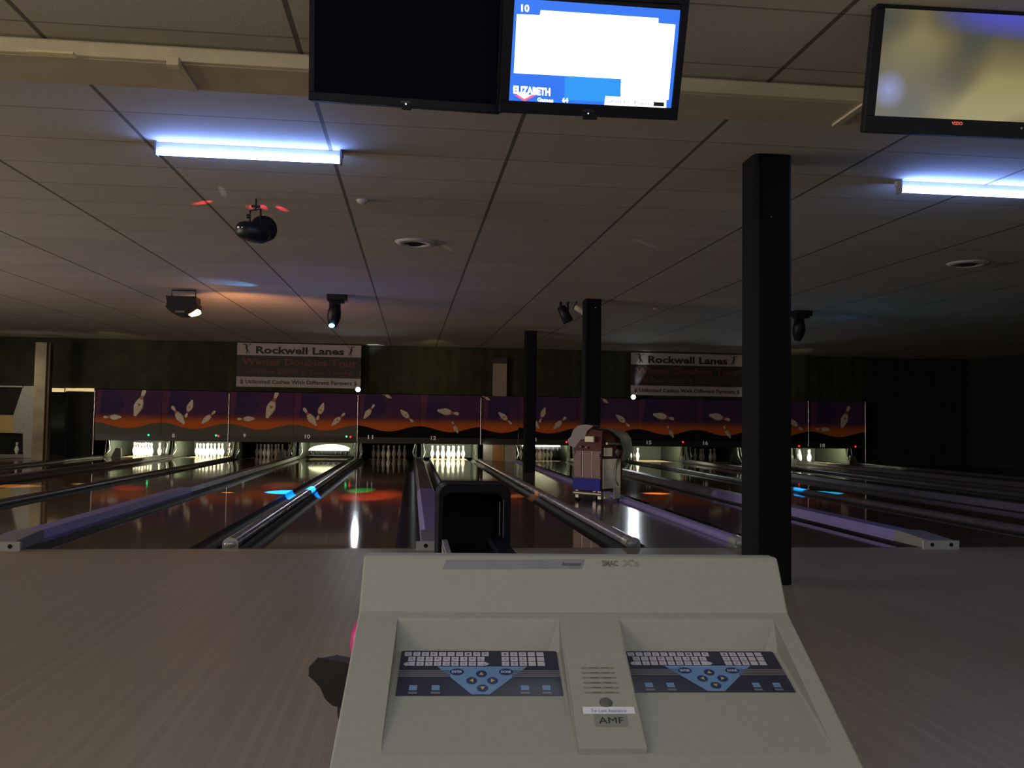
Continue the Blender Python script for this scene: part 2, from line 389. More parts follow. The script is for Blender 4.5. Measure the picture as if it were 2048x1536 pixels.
wide_divider(-3.125, .224, 'wide violet lit divider with white end block at the left edge')
wide_divider(.2275, .256, 'wide violet lit divider running behind the black ball return hood')
wide_divider(4.585, .243, 'wide violet lit divider with end block right of the near black column')
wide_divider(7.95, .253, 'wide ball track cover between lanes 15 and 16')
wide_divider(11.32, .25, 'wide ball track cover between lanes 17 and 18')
walk_m = mat('grey walkway', (.20, .19, .19), .16, var=.12, scale=3)
struct(MB().box(2.02, 2.82, .0, 19.4, -.14, .0).build('floor', walk_m))
struct(MB().box(-9.95, -8.30, .0, 19.4, -.14, .0).build('floor', mat('dark side walkway', (.10, .06, .04), .12, var=.1)))
struct(MB().box(13.1, X1, 0, 16.7, -.14, .0).build('floor', mat('dark end floor', (.035, .03, .03), .3, var=.1)))

# ---------------------------------------------------------------- masking units
E_ = [-8.22, -6.51, -4.81, -3.12, -1.4575, .2275, 1.905, 2.92, 4.585, 6.265, 7.95, 9.635, 11.32, 13.0]
YM = 16.6
pin_w = mat('printed pin white', (.62, .55, .44), .45); pin_r = mat('printed pin red', (.33, .10, .06), .45); pin_s = mat('printed pin shade', (.36, .25, .18), .45)
PROF = [(0, .30), (.06, .40), (.2, .72), (.35, 1), (.5, .86), (.62, .52), (.70, .36), (.76, .30), (.84, .38), (.92, .46), (.97, .36), (1, .12)]
def pin2d(b, head, base, x0, heart=False, y=-.012, top=None):
    H = onY(*head, YM); B = onY(*base, YM)
    H = V((H.x-x0, y, H.z-.64)); B = V((B.x-x0, y, B.z-.64)); ax = H-B; L = ax.length; d = ax/L; nn = V((d.z, 0, -d.x))
    R = L*.165
    def ring(lo, hi, m, dy=0, k=1):
        P = [p for p in PROF if lo <= p[0] <= hi]
        pts = [B+d*(t*L)+nn*(r*R*k) for t, r in P] + [B+d*(t*L)-nn*(r*R*k) for t, r in reversed(P)]
        if top is not None: pts = [V((p.x, p.y, min(p.z, top))) for p in pts]
        b.poly([(p.x, y-dy, p.z) for p in pts], m)
    ring(0, 1, 1); ring(.62, .76, 2, .002); 
    P = [p for p in PROF if p[0] <= .62]
    b.poly([(q.x, y-.001, q.z) for q in ([B+d*(t*L)+nn*(r*R) for t, r in P] + [B+d*(t*L)+nn*(r*R*.72) for t, r in reversed(P)])], 3)
    if heart:
        c = B+d*(L*.42); b.poly([(q.x, y-.003, q.z) for q in (c-d*L*.07, c+nn*R*.45+d*L*.05, c+d*L*.03, c-nn*R*.45+d*L*.05)], 2)
ART = {0: [((207, 834), (243, 834), 0), ((290, 779), (270, 832), 1)],
       1: [((344, 812), (369, 848), 0), ((371, 835), (385, 800), 1), ((431, 822), (404, 847), 0)],
       2: [((475, 838), (509, 837), 0), ((555, 784), (534, 836), 1)],
       3: [((607, 816), (633, 851), 0), ((634, 840), (647, 806), 1), ((690, 826), (664, 851), 1)],
       4: [((749, 809), (728, 837), 0), ((826, 844), (801, 820), 1), ((764, 787), (783, 796), 0)],
       5: [((918, 828), (875, 821), 0), ((904, 843), (916, 866), 0)],
       6: [((1023, 848), (997, 825), 1), ((965, 792), (980, 800), 0)],
       7: [((1079, 845), (1090, 815), 0), ((1132, 834), (1107, 858), 0), ((1062, 832), (1078, 857), 0)],
       8: [((1259, 853), (1232, 830), 1), ((1200, 794), (1216, 806), 0)],
       9: [((1348, 838), (1306, 829), 0), ((1334, 852), (1347, 875), 0)],
       10: [((1460, 840), (1418, 830), 0), ((1447, 852), (1461, 876), 0)],
       11: [((1604, 860), (1576, 838), 0)],
       12: [((1632, 858), (1659, 859), 0), ((1698, 812), (1683, 856), 1)]}
PANELS = []
NAMES = ['lane 7', 'lane 8', 'lane 9', 'lane 10', 'lane 11', 'lane 12', 'the grey walkway', 'lane 13', 'lane 14', 'lane 15', 'lane 16', 'lane 17', 'lane 18']
WHAT = ['one big upright pin and one lying pin', 'three tumbling pins', 'one big upright pin and one lying pin', 'three tumbling pins', 'a small pin and a falling pin',
        'a sideways pin above a small pin', 'one falling pin', 'tumbling pins', 'a falling pin', 'a sideways pin above a small pin', 'a sideways pin above a small pin', 'a falling pin', 'a big upright pin and a lying pin']
LANENO = {1: ('8', 347, 871), 2: ('9', 489, 871), 3: ('10', 615, 873), 4: ('11', 741, 874), 5: ('12', 867, 876), 9: ('15', 1298, 885), 10: ('16', 1411, 886), 12: ('18', 1645, 891), 11: ('17', 1530, 889), 8: ('14', 1182, 882), 7: ('13', 1068, 879)}
LEDS = {0: ((297, 870, 'g'),), 1: ((432, 871, 'g'), (437, 872, 'r')), 3: ((693, 873, 'g'), (701, 874, 'r')), 7: ((1133, 884, 'r'),), 9: ((1366, 884, 'r'),), 11: ((1598, 892, 'r'),), 12: ((1711, 893, 'r'),)}
num_m = mat('glowing number print', (.85, .85, .85), .5, emis=(.8, .8, .85), es=.09)  # faint glow added to lift the printed numbers out of the dark
led = {'g': mat('green lamp', (0, .2, .05), .4, emis=(.02, 1, .25), es=2.2), 'r': mat('red lamp', (.2, 0, 0), .4, emis=(1, .03, .03), es=2.0)}
band_m = mat('black mask skirt', (.014, .014, .014), .5)
for i in range(13):
    a, c = E_[i]+.004, E_[i+1]-.004
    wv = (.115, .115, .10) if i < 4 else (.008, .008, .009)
    t = thing('masking_panel', (a, YM, .64), 'printed pin artwork panel above %s showing %s' % (NAMES[i], WHAT[i]), 'masking panel', 'artwork panels above the pins')
    PANELS.append(t)
    b = MB(); b.box(0, c-a, 0, .03, 0, 1.16)
    for hd, bs, ht in ART[i]: pin2d(b, hd, bs, a, bool(ht), top=1.158)
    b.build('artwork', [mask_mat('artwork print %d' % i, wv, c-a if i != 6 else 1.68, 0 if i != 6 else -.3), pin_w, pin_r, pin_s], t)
    b = MB(); b.box(0, c-a, .012, .05, -.165, 0)
    if i in LANENO:
        s, px, py = LANENO[i]; q = onY(px, py, YM); hh = .105; ww = .07*len(s)
        b.text(s, (q.x-a-ww/2, -.005, q.z-.64-hh/2), (1, 0, 0), (0, 0, 1), ww, hh, 1)
    b.build('skirt', [band_m, num_m], t)
    for px, py, k in LEDS.get(i, ()):
        q = onY(px, py, YM); MB().ball((q.x-a, .0, q.z-.64), .026, 0, 10, 1, .6, 1).build('indicator_lamp', led[k], t)
for px, y0, y1, k in ((458, 787, 905, 2), (716, 790, 900, 4), (962, 795, 890, 6), (1505, 800, 895, 11), (1617, 802, 893, 12), (1731, 803, 925, 12), (189, 780, 910, 0)):
    a = onY(px, y0, 16.55); c = onY(px, y1, 16.55); pt = PANELS[k]
    MB().tube([(a.x-E_[k], -.03, a.z-.64), (a.x-E_[k], -.03, c.z-.64)], .010, 8).build('edge_rod', chrome, pt)

# ---------------------------------------------------------------- pinsetters
LIT = {7: 1, 8: 1, 10: 1, 12: 1.1, 13: 1, 15: .6, 17: 1, 18: .8}
GLOW = (1, 1, .72)
tube_m = mat('pit tube', (.8, .8, .7), .4, emis=GLOW, es=6)
pitback_l = mat('pit cushion grey', (.014, .017, .011), .7, var=.2)
rack_m = mat('pale rack housing', (.8, .8, .62), .5)
def kick(xc, side):
    b = MB()
    prof = [(17.35, .003), (17.45, .05), (17.58, .13), (17.68, .26), (17.74, .45), (17.76, .62), (19.7, .75), (19.7, .003)]
    b.prism([(xc, y, z) for y, z in prof], (.05*side, 0, 0))
    return b
for n in (7, 8, 9, 10, 11, 12, 13, 14, 15, 16, 17, 18):
    c = LANES[n]
    st = {7: 'lit pinsetter at the left end, nine pins standing', 8: 'lit pinsetter left of the pins of lane 9', 9: 'dark pinsetter with a full rack of dim pins', 10: 'lit pinsetter with its rack lowered and no pins', 11: 'dark pinsetter next to the bright lane 12 pins',
          12: 'brightest lit pinsetter, above the ball return hood', 13: 'lit pinsetter behind the thin far column', 14: 'dark pinsetter behind the parked red machine', 15: 'lit pinsetter with only two pins left', 16: 'dark pinsetter with a few dim pins', 17: 'lit pinsetter just left of the big black column', 18: 'lit pinsetter at the right end'}[n]
    t = thing('pinsetter', (c, 0, 0), st, 'pinsetter', 'pinsetters under the artwork')
    kick(-.80, 1).build('kickback', lam, t, .004); kick(.80, -1).build('kickback', lam, t, .004)
    MB().box(-.75, .75, 19.72, 19.8, .0, .8).build('pit_cushion', pitback_l if n in LIT else dark, t)
    MB().box(-.80, .80, 17.6, 19.8, .80, .84).build('machine_floor', dark, t)
    for s in (-1, 1):   # curved ball guards at both sides
        b = MB()
        b.tube([(s*.77, 17.30+.02*k, .02+.055*k+.004*k*k) for k in range(8)], .016, 8)
        b.tube([(s*.77, 17.34, .03), (s*.69, 17.5, .2), (s*.74, 17.56, .42), (s*.77, 17.44, .60)], .012, 8)
        b.build('ball_guard', chrome, t)
    if n in (7, 8, 9, 10, 14, 15, 17):
        b = MB()
        for k in range(3): b.tube([(.60+.06*k, 17.35, .02), (.72+.06*k, 17.5, .52)], .008, 6)
        b.build('sweep_arm', chrome, t)
    if n in (10, 13):
        z = .23 if n == 10 else .41
        b = MB(); pts = [(.56*math.cos(PI*k/12), 0, .16*math.sin(PI*k/12)) for k in range(13)]
        b.prism([(p[0], 17.75, z+p[2]) for p in pts], (0, .9, 0), 0, None, True)
        b.build('pin_rack', rack_m, t)
        b = MB(); b.box(-.58, .58, 17.7, 17.78, z-.07, z)
        for k in range(8): b.lathe([(.03, 0), (.045, .05), (.03, .1)], 10, 0, Matrix.Translation((-.49+.14*k, 17.72, z-.12)))
        b.build('rack_cups', blackm, t)
        if n == 10: MB().box(-.60, .60, 17.55, 17.60, .03, .10).build('sweep_board', blackm, t, .004)
    if n in (7, 9, 16, 18):
        dx = {7: -.38, 9: .50, 16: .42, 18: .62}[n]
        b = MB(); b.prism([(dx-.13, 17.0, .005), (dx+.13, 17.0, .005), (dx+.10, 17.05, .26), (dx-.03, 17.08, .27)], (0, .12, 0))
        b.build('guard_block', mat('dark grey guard', (.06, .06, .055), .5), t, .004)
    if n in LIT:
        k = LIT[n]
        MB().tube([(-.5, 17.66, .70), (.5, 17.66, .70)], .018, 10).build('pit_tube', tube_m, t)
        light('pit_light', 'AREA', (c, 17.60, .66), 120*k, GLOW, (c, 18.9, .12), shape='RECTANGLE', size=1.0, size_y=.08)
struct(MB().box(-8.3, 13.1, 16.9, 19.9, .85, .9).build('trim_1', dark))
# walkway end panel with orange stripe
t = thing('end_panel', (0, 0, 0), 'pale panel with orange stripe closing the gap below the artwork, at the walkway end', 'panel')
pnl = mat('pale end panel', (.36, .35, .30), .6)
MB().box(1.97, 2.86, 16.72, 16.76, .0, .50).build('board', pnl, t)
MB().box(2.22, 2.54, 16.70, 16.72, .01, .50).build('stripe', mat('orange brown stripe', (.33, .16, .06), .6), t)
light('panel_spill', 'AREA', (1.95, 16.5, .45), .6, GLOW, (2.4, 16.75, .2), shape='RECTANGLE', size=.3, size_y=.05)

# ---------------------------------------------------------------- bowling pins
pinw = mat('pin enamel', (.80, .79, .74), .25, var=.02); pinr = mat('pin red band', (.55, .04, .03), .3)
def pin_mb():
    P = [(.026, 0), (.0285, .01), (.036, .04), (.0485, .08), (.058, .115), (.0605, .125), (.059, .145), (.052, .18), (.038, .22), (.027, .25), (.0235, .265), (.0235, .275), (.026, .30), (.0300, .33), (.0323, .345), (.031, .36), (.024, .373), (.012, .380), (.0005, .381)]
    b = MB(); b.lathe(P, 16, 0)
    b.lathe([(.0255, .252), (.0247, .262)], 16, 1, None, True, False); b.lathe([(.0245, .274), (.0265, .286)], 16, 1, None, True, False)
    return b
POS = [(0, 0), (-.5, 1), (.5, 1), (-1, 2), (0, 2), (1, 2), (-1.5, 3), (-.5, 3), (.5, 3), (1.5, 3)]
RN = {7: 'leftmost lit rack', 8: 'second lit rack from the left', 9: 'dim full rack under the left banner', 11: 'dim full rack left of the brightest', 12: 'brightest rack above the ball return', 13: 'rack behind the thinnest column',
      14: 'dark pair left of the machine', 15: 'lit pair right of the machine', 16: 'dim set under the right banner', 17: 'lit set left of the big column', 18: 'lit set right of the big column'}
PN = ['head pin', 'second row left', 'second row right', 'third row left', 'third row middle', 'third row right', 'back row far left', 'back row inner left', 'back row inner right', 'back row far right']
RACKS = {7: [0, 1, 2, 3, 4, 5, 6, 7, 9], 8: range(10), 9: range(10), 11: range(10), 12: range(10), 13: [0, 1, 2, 3, 4, 5, 6, 7, 8, 9], 14: [3, 6], 15: [3, 6], 16: [1, 2, 4, 6, 7, 9], 17: [1, 3, 4, 6, 7, 8], 18: [3, 4, 6, 7, 8]}
pin0 = None
for n, ids in RACKS.items():
    lit = 'brightly lit' if n in LIT else 'dim'
    for i in ids:
        u, r = POS[i]; loc = (LANES[n]+u*.3048, 18.05+r*.264, 0)
        if pin0 is None: pin0 = pin_mb().build('bowling_pin', [pinw, pinr]); o = pin0
        else: o = pin0.copy(); COL.objects.link(o)
        o.location = loc
        tag(o, 'white bowling pin, %s, in the %s' % (PN[i], RN[n]), 'bowling pin', 'bowling pins on lane %d' % n)

# ---------------------------------------------------------------- banners
ban_w = mat('banner white', (.38, .35, .36), .7); ban_d = mat('banner dark', (.032, .026, .028), .7); ban_r = mat('banner red letters', (.13, .045, .038), .7)
ban_k = mat('banner black letters', (.02, .02, .02), .7)
def stick(b, x, z, s, fl):
    """printed silhouette of a bowler in mid-throw"""
    for P in ([(-.1, .5), (.05, .55), (.14, .2), (.05, .1), (-.12, .2)], [(-.12, .2), (.06, .12), (.16, -.1), (.02, -.5), (-.06, -.5), (.03, -.1)], [(.02, .12), (.14, .1), (.30, -.25), (.42, -.42), (.34, -.46), (.2, -.25)],
              [(.0, .45), (-.25, .62), (-.42, .55), (-.42, .62), (-.22, .72), (.03, .55)], [(-.03, .58), (.05, .55), (.1, .66), (.03, .74), (-.05, .68)], [(.05, .5), (.2, .38), (.34, .56), (.3, .6), (.2, .46)]):
        b.poly([(x+fl*p[0]*s, -.004, z+p[1]*s) for p in P], 3)
    b.poly([(x+fl*(.40+.07*math.cos(k*PI/4))*s, -.004, z+(.66+.07*math.sin(k*PI/4))*s) for k in range(8)], 3)
def banner(p0, p1, p2, label):
    a = onY(*p0, 16.48); c = onY(*p1, 16.48); d = onY(*p2, 16.48)
    W_, H_ = c.x-a.x, min(a.z, 3.09)-d.z; z0 = d.z
    b = MB(); b.box(0, W_, 0, .008, 0, H_*.23, 0); b.box(0, W_, 0, .008, H_*.23, H_*.72, 1); b.box(0, W_, 0, .008, H_*.72, H_, 0)
    X_, Z_ = V((1, 0, 0)), V((0, 0, 1))
    def T(s, x0, x1, z0_, z1_, m, bold=.02): b.text(s, (W_*x0, -.004, H_*z0_), X_, Z_, W_*(x1-x0), H_*(z1_-z0_), m, bold)
    T('Rockwell Lanes', .15, .86, .76, .93, 3, .035); T('Winter Doubles Tour', .04, .97, .50, .66, 2, .03); T('1st Place $2000 & Tour Trophy', .08, .93, .27, .41, 2, .015)
    T('$ Unlimited Cashes With Different Partners $', .03, .97, .06, .165, 3, .02)
    stick(b, W_*.075, H_*.84, H_*.19, 1); stick(b, W_*.92, H_*.84, H_*.19, -1)
    o = b.build('banner', [ban_w, ban_d, ban_r, ban_k], None, 0, (a.x, 16.46, z0))
    tag(o, label, 'banner', 'tournament banners')
banner((475, 683), (723, 686), (475, 773), 'left tournament banner hanging above lanes 9 and 10')
banner((1262, 705), (1485, 712), (1262, 790), 'right tournament banner hanging above lanes 15 and 16')

# white lamps on the top of the masking units
hot = mat('white lamp lens', (.9, .95, 1), .3, emis=(.85, .95, 1), es=15)
for px, py, lb in ((716, 779, 'glaring white lamp at the lower right corner of the left banner'), (1267, 794, 'glaring white lamp at the lower left corner of the right banner'), (1494, 800, 'glaring white lamp at the lower right corner of the right banner')):
    q = onY(px, py, 16.38); t = thing('flood_lamp', (q.x, 16.40, q.z), lb, 'lamp', 'white lamps on top of the artwork panels')
    R_ = Matrix.Rotation(PI/2, 4, 'X')
    MB().lathe([(.03, -.10), (.06, -.06), (.075, 0), (.07, .0)], 16, 0, R_).build('housing', blackm, t)
    MB().ball((0, -.005, 0), .064, 0, 16, 1, .45, 1).build('lens', hot, t)
    MB().box(-.01, .01, .05, .2, -.09, -.05).build('bracket', blackm, t)
    light('flood_light', 'SPOT', (q.x, 16.28, q.z), 45, (.85, .95, 1), (q.x*.35, 0, .2), spot_size=1.3, spot_blend=.8, shadow_soft_size=.06)
    light('flood_upward_spill', 'SPOT', (q.x, 16.30, q.z+.05), 45, (.85, .95, 1), (q.x+.38, 16.62, 3.1), spot_size=.42, spot_blend=.6, shadow_soft_size=.04)

# ---------------------------------------------------------------- columns
def column(px0, px1, py, label, m=blackm):
    a = onZ(px0, py); c = onZ(px1, py); wd = c.x-a.x; cx, cy = (a.x+c.x)/2, a.y+wd/2
    zc = ceil_z(cy)
    t = thing('column', (cx, cy, 0), label, 'column', 'black columns')
    b = MB(); h = wd/2; k = h*.18
    b.prism([(-h, -h+k, 0), (-h+k, -h, 0), (h-k, -h, 0), (h, -h+k, 0), (h, h-k, 0), (h-k, h, 0), (-h+k, h, 0), (-h, h-k, 0)], (0, 0, zc))
    b.build('shaft', m, t)
    return t, h, zc
colm = mat('black column paint', (.006, .006, .009), .7, spec=.15)
t, h, zc = column(1510, 1587, 1171, 'nearest and widest black column, right of centre', colm)
b = MB(); b.ball((-.02, -h-.003, 2.43), .005, 0, 8); b.build('screw_head', chrome, t)
b = MB(); b.box(-h*.55, -h*.50, -h-.004, -h+.01, .0, zc); b.build('corner_strip', mat('dark corner strip', (.008, .008, .011), .7, spec=.1), t)
q = onZ(1181, 984); q = V((2.43, 0, 0)); k = ray(1181, 900); D = 13.45
cc = CAM + k*D; hw = .125
t = thing('column', (cc.x, cc.y, 0), 'middle black column, rising behind the parked red machine', 'column', 'black columns')
b = MB(); b.box(-hw, hw, -hw, hw, 0, ceil_z(cc.y)); b.build('shaft', colm, t, .02)
MB().ball((.03, -hw, 2.83), .012, 0, 8).build('screw_head', mat('bright screw', (.9, .9, .9), .1, 1), t)
column(1048, 1070, 946, 'farthest and thinnest black column, standing in front of lane 13', colm)
# pale columns at the back wall
wl = mat('weathered pale column', (.30, .25, .18), .75, var=.25, scale=2.5)
t = thing('column', (-9.08, 15.6, 0), 'pale weathered column at the left edge, beside the dark opening', 'column')
b = MB(); b.box(-.17, .10, -.13, .13, 0, 2.9); b.build('shaft', wl, t, .01)
b = MB(); b.box(.10, .16, -.05, .13, 0, 2.9); b.build('edge_strip', mat('brown edge strip', (.10, .06, .035), .7), t)
t = thing('column', (2.39, 16.66, 0), 'short pale column above the artwork panel over the walkway', 'column')
MB().box(-.19, .19, -.05, .05, 1.805, 2.70).build('shaft', mat('dim pale column', (.30, .26, .22), .8), t)
MB().box(-.20, .20, -.06, .06, 2.70, 2.86).build('cap', mat('brown cap', (.05, .035, .03), .8), t)

# ---------------------------------------------------------------- far left machine bay
t = thing('machine_bay', (0, 0, 0), 'open machine bay behind the pale column at the left edge', 'machine bay')
gw = mat('pale grey side panel', (.34, .35, .33), .6)
YL = 16.4
def P3(x, y, Y=YL): return onY(x, y, Y)
pts = [P3(45, 772), P3(72, 772), P3(72, 917), P3(46, 917)]; pts[2].z = pts[3].z = .004
MB().prism(pts, (0, .05, 0)).build('side_panel', gw, t)
pts = [P3(45, 776), P3(46, 867), P3(28, 866), P3(27, 829)]
MB().prism(pts, (0, .04, 0)).build('gusset', gw, t)
a, c = P3(-60, 829), P3(38, 866)
MB().box(a.x, c.x, YL+.02, YL+.06, c.z, a.z).build('front_board', mat('yellow board', (.45, .34, .12), .6), t)
a, c = P3(-60, 770), P3(47, 775)
MB().box(a.x, c.x, YL, YL+.04, c.z, a.z).build('top_rail', gw, t)
a, c = P3(-60, 775), P3(44, 829)
MB().box(a.x, c.x, YL+.08, YL+.1, c.z, a.z).build('upper_panel', blk, t)
a, c = P3(-60, 866), P3(46, 940)
MB().box(a.x, c.x, YL+1.0, YL+1.05, .01, a.z).build('pit_back', dark, t)
a, c = P3(-60, 912), P3(46, 925)
MB().box(a.x, c.x, YL+.0, YL+.9, .005, .10).build('low_shelf', mat('dark shelf', (.07, .05, .04), .4), t)
q = P3(33, 912, YL+.2)
o = pin0.copy(); COL.objects.link(o); o.location = (q.x, YL+.2, .10); o.scale = (1, 1, .8); tag(o, 'lone white bowling pin on the dark shelf at the left edge', 'bowling pin')
# back-room light leaking above the dark opening, drawn as glowing boxes
t = thing('light_slot', (0, 0, 0), 'bright yellowish slit of light above the dark opening, left of the artwork', 'light leak')
b = MB()
for x0, x1 in ((100, 128), (131, 151), (152, 188)):
    a, c = P3(x0, 776, 16.72), P3(x1, 784, 16.72); b.box(a.x, c.x, 16.72, 16.74, c.z, a.z)
b.build('slit', mat('yellow slit', (.8, .7, .4), .5, emis=(1, .75, .35), es=.55), t)
light('bay_light', 'AREA', (-9.9, 15.2, 2.3), 3.5, (1, .85, .6), (-9.5, 16.2, 1.0), shape='RECTANGLE', size=.6, size_y=.3)
light('left_column_light', 'AREA', (-9.2, 14.2, 2.1), 3.0, (1, .85, .62), (-9.1, 15.6, 1.6), shape='RECTANGLE', size=.3, size_y=.3)

# ---------------------------------------------------------------- parked machine
mr = mat('maroon painted steel', (.10, .028, .024), .45, var=.2, scale=6); mcream = mat('cream cover panel', (.80, .76, .58), .5)
mblue = mat('blue painted panel', (.012, .018, .30), .5, spec=.15); mgrey = mat('pinkish grey hood', (.20, .17, .18), .5); mhose = mat('grey hoses', (.12, .13, .12), .5)
q = onZ(1205, 1006)
t = thing('parked_machine', (q.x, q.y+.3, 0), 'tall maroon machine with cream and blue panels parked on the grey walkway', 'machine', None, math.radians(-50))
S = .225
b = MB(); b.box(-S, S, -S, S, .16, .74); b.prism([(-S, -S, .74), (S, -S, .74), (S*.75, -S*.6, 1.02), (-S*.3, -S*.6, 1.05)], (0, S*1.5, 0)); b.build('body', mr, t, .008)
b = MB(); b.box(S, S+.015, -S*.88, S*.72, .20, .62); b.box(S, S+.015, S*.1, S*.72, .05, .2); b.build('cream_cover', mcream, t, .003)
b = MB(); b.box(S, S+.02, -S*.8, -S*.1, .66, .78); b.box(S, S+.02, -S*.75, -S*.3, .06, .13); b.box(-.02, .12, -S-.03, -S, .86, .94); b.build('small_cover', mcream, t, .003)
b = MB(); b.box(-S, S*.98, -S-.015, -S, .17, .34); b.build('blue_panel', mblue, t, .003)
b = MB()
for x in (-S*.30, S*.38): b.box(x-.008, x+.008, -S-.012, -S, .36, .72)
b.build('rail', mat('light trim rail', (.5, .42, .42), .4), t)
b = MB(); b.box(-S*.9, -S*.4, -S-.008, -S, .36, .71); b.box(-S*.25, S*.3, -S-.008, -S, .36, .71); b.box(S*.45, S*.95, -S-.008, -S, .36, .71); b.build('side_plate', mat('dusty maroon plate', (.17, .085, .08), .5), t)
b = MB(); pr = [(-.5, .80), (-.53, .88), (-.47, .93), (-.44, 1.02), (-.36, 1.09), (-.22, 1.11), (-.10, 1.09), (-.2, 1.02), (-.26, .88), (-.30, .79), (-.42, .77)]
b.prism([(x+.16, -S*.8, z) for x, z in pr], (0, .16, 0)); b.build('hood', mgrey, t, .01)
b = MB()
for k in range(7):
    b.tube([(.0+.02*k, .02*k, 1.05), (.14+.03*k, .04+.02*k, 1.06-.01*k), (.28+.025*k, .1, .92), (.33+.02*k, .12, .74), (.30+.01*k, .1, .60)], .014, 6)
b.build('hose_bundle', mhose, t)
b = MB(); b.tube([(S+.02, S*.5, .68), (S+.05, S*.1, .5), (S+.05, S*.05, .33), (S+.02, S*.5, .24)], .007, 6); b.build('cable', mat('dark green cable', (.05, .06, .05), .5), t)
b = MB(); b.tube([(S+.01, -S*.6, .84), (S+.01, S*.7, .83)], .018, 8); b.lathe([(.03, 0), (.05, 0), (.05, .02), (.03, .02)], 14, 0, Matrix.Translation((S, S*.45, .71)) @ Matrix.Rotation(PI/2, 4, 'Y')); b.build('lever', mat('worn metal', (.35, .32, .28), .35, .6), t)
b = MB()
for x, y in ((-S*.8, -S*.8), (S*.8, -S*.8), (S*.8, S*.8), (-S*.8, S*.8)): 
    b.box(x-.025, x+.025, y-.025, y+.025, .05, .17)
b.tube([(-S, -S*.9, .12), (S, -S*.9, .12)], .03, 8); b.build('undercarriage', mat('worn metal', (0, 0, 0)), t)
for x, y in ((-S*.8, -S*.8), (S*.8, -S*.8), (S*.8, S*.8), (-S*.8, S*.8)):
    MB().lathe([(.03, -.015), (.03, .015)], 14, 0, Matrix.Translation((x, y, .03)) @ Matrix.Rotation(PI/2, 4, 'X')).build('caster', black, t)
b = MB(); 
for x, z in ((.0, .78), (-.1, .79), (-S*.9, .7), (S*.9, .67)): MB().ball((x, -S-.01, z), .02, 0, 8).build('fitting', mat('worn metal', (0, 0, 0)), t)

for o in bpy.data.objects:
    if o.name == 'parked_machine': o.scale = (1.06, 1.06, .94)
# ---------------------------------------------------------------- ceiling fixtures
tubem = mat('black light tube', (.4, .5, 1), .3, emis=(.26, .42, 1), es=32)
tubec = mat('black light tube core', (.6, .7, 1), .3, emis=(.55, .72, 1), es=3.0)
house = mat('lamp housing', (.40, .38, .42), .4)
def tube_lamp(a, L, label):
    t = thing('tube_lamp', (a.x, a.y, ceil_z(a.y)), label, 'ceiling lamp', 'blue tube lamps')
    b = MB(); b.box(-.02, L+.02, .0, .05, -.04, 0.0); b.build('housing', house, t, .004)
    b = MB(); b.lathe([(.001, 0), (.019, .003), (.019, L-.003), (.001, L)], 16, 0, Matrix.Translation((0, -.015, -.074)) @ Matrix.Rotation(PI/2, 4, 'Y'))
    b.build('tube', tubem, t)
    for x in (-.012, L): MB().box(x, x+.012, -.034, .035, -.095, -.0).build('end_cap', mat('grey cap', (.2, .2, .24), .5), t)
    light('tube_upward_glow', 'AREA', (a.x+L/2, a.y-.05, ceil_z(a.y)-.085), 3.2, (.13, .26, 1), (a.x+L/2, a.y-.16, ceil_z(a.y)), shape='RECTANGLE', size=L, size_y=.03)
    light('tube_glow', 'AREA', (a.x+L/2, a.y, ceil_z(a.y)-.10), 1.6, (.30, .34, 1), (a.x+L/2, a.y, 0), shape='RECTANGLE', size=L, size_y=.04)
a = onC(315, 306, .075); tube_lamp(a, 1.19, 'glowing blue tube lamp on the ceiling, left of the screens')
a = onC(1800, 381, .075); tube_lamp(a, 1.19, 'glowing blue tube lamp on the ceiling at the right edge')

def vent(px, py, label, r=.2):
    q = onC(px, py); t = thing('ceiling_vent', (q.x, q.y, ceil_z(q.y)), label, 'ceiling vent', 'round ceiling vents')
    MB().lathe([(r*.58, -.012), (r*.62, -.03), (r*.92, -.012), (r, .0)], 28, 0, None, True, False).build('rim', mat('white vent rim', (.72, .70, .68), .5), t)
    b = MB(); b.lathe([(r*.60, -.010), (r*.60, -.006)], 28, 0); b.lathe([(r*.34, -.03), (r*.40, -.02)], 24, 0, None, True, False); b.build('grille', black, t)
vent(830, 484, 'round white rimmed vent on the ceiling near the middle, above the left lanes', .21)
vent(1935, 526, 'round dim vent on the dark ceiling below the right blue tube', .22)
for px, py, lb in ((725, 400, 'tiny pale sprinkler on the ceiling right of the left blue tube'), (1310, 616, 'small round detector on the ceiling between the far columns')):
    q = onC(px, py); o = MB().lathe([(.05, 0), (.045, -.02), (.012, -.035), (.001, -.035)], 14).build('ceiling_detector', mat('off white plastic', (.5, .45, .4), .5), None, 0, (q.x, q.y, ceil_z(q.y)))
    tag(o, lb, 'detector')

fx = mat('stage lamp black', (.007, .007, .013), .45, spec=.3)
# two-lobed effect light
q = onC(512, 398); ZC = ceil_z(q.y)
t = thing('effect_light', (q.x, q.y, ZC), 'round black two-lobed disco light hanging below the left blue tube', 'stage light')
b = MB(); b.tube([(0, 0, 0), (0, 0, -.10)], .008, 8); b.box(-.035, .035, -.012, .012, -.07, -.055)
b.tube([(-.045, 0, -.20), (-.045, 0, -.10), (.04, 0, -.085), (.045, 0, -.22)], .009, 8); b.lathe([(.018, -.015), (.018, .015)], 12, 0, Matrix.Translation((-.055, 0, -.15)) @ Matrix.Rotation(PI/2, 4, 'Y')); b.build('hanging_bracket', fx, t)
b = MB(); Mx = Matrix.Translation((-.012, -.02, -.285)) @ Matrix.Rotation(.18, 4, 'Y')
b.lathe([(.02, -.075), (.10, -.07), (.135, -.045), (.145, 0), (.135, .04), (.10, .065), (.02, .07)], 28, 0, Mx); b.build('front_drum', fx, t)
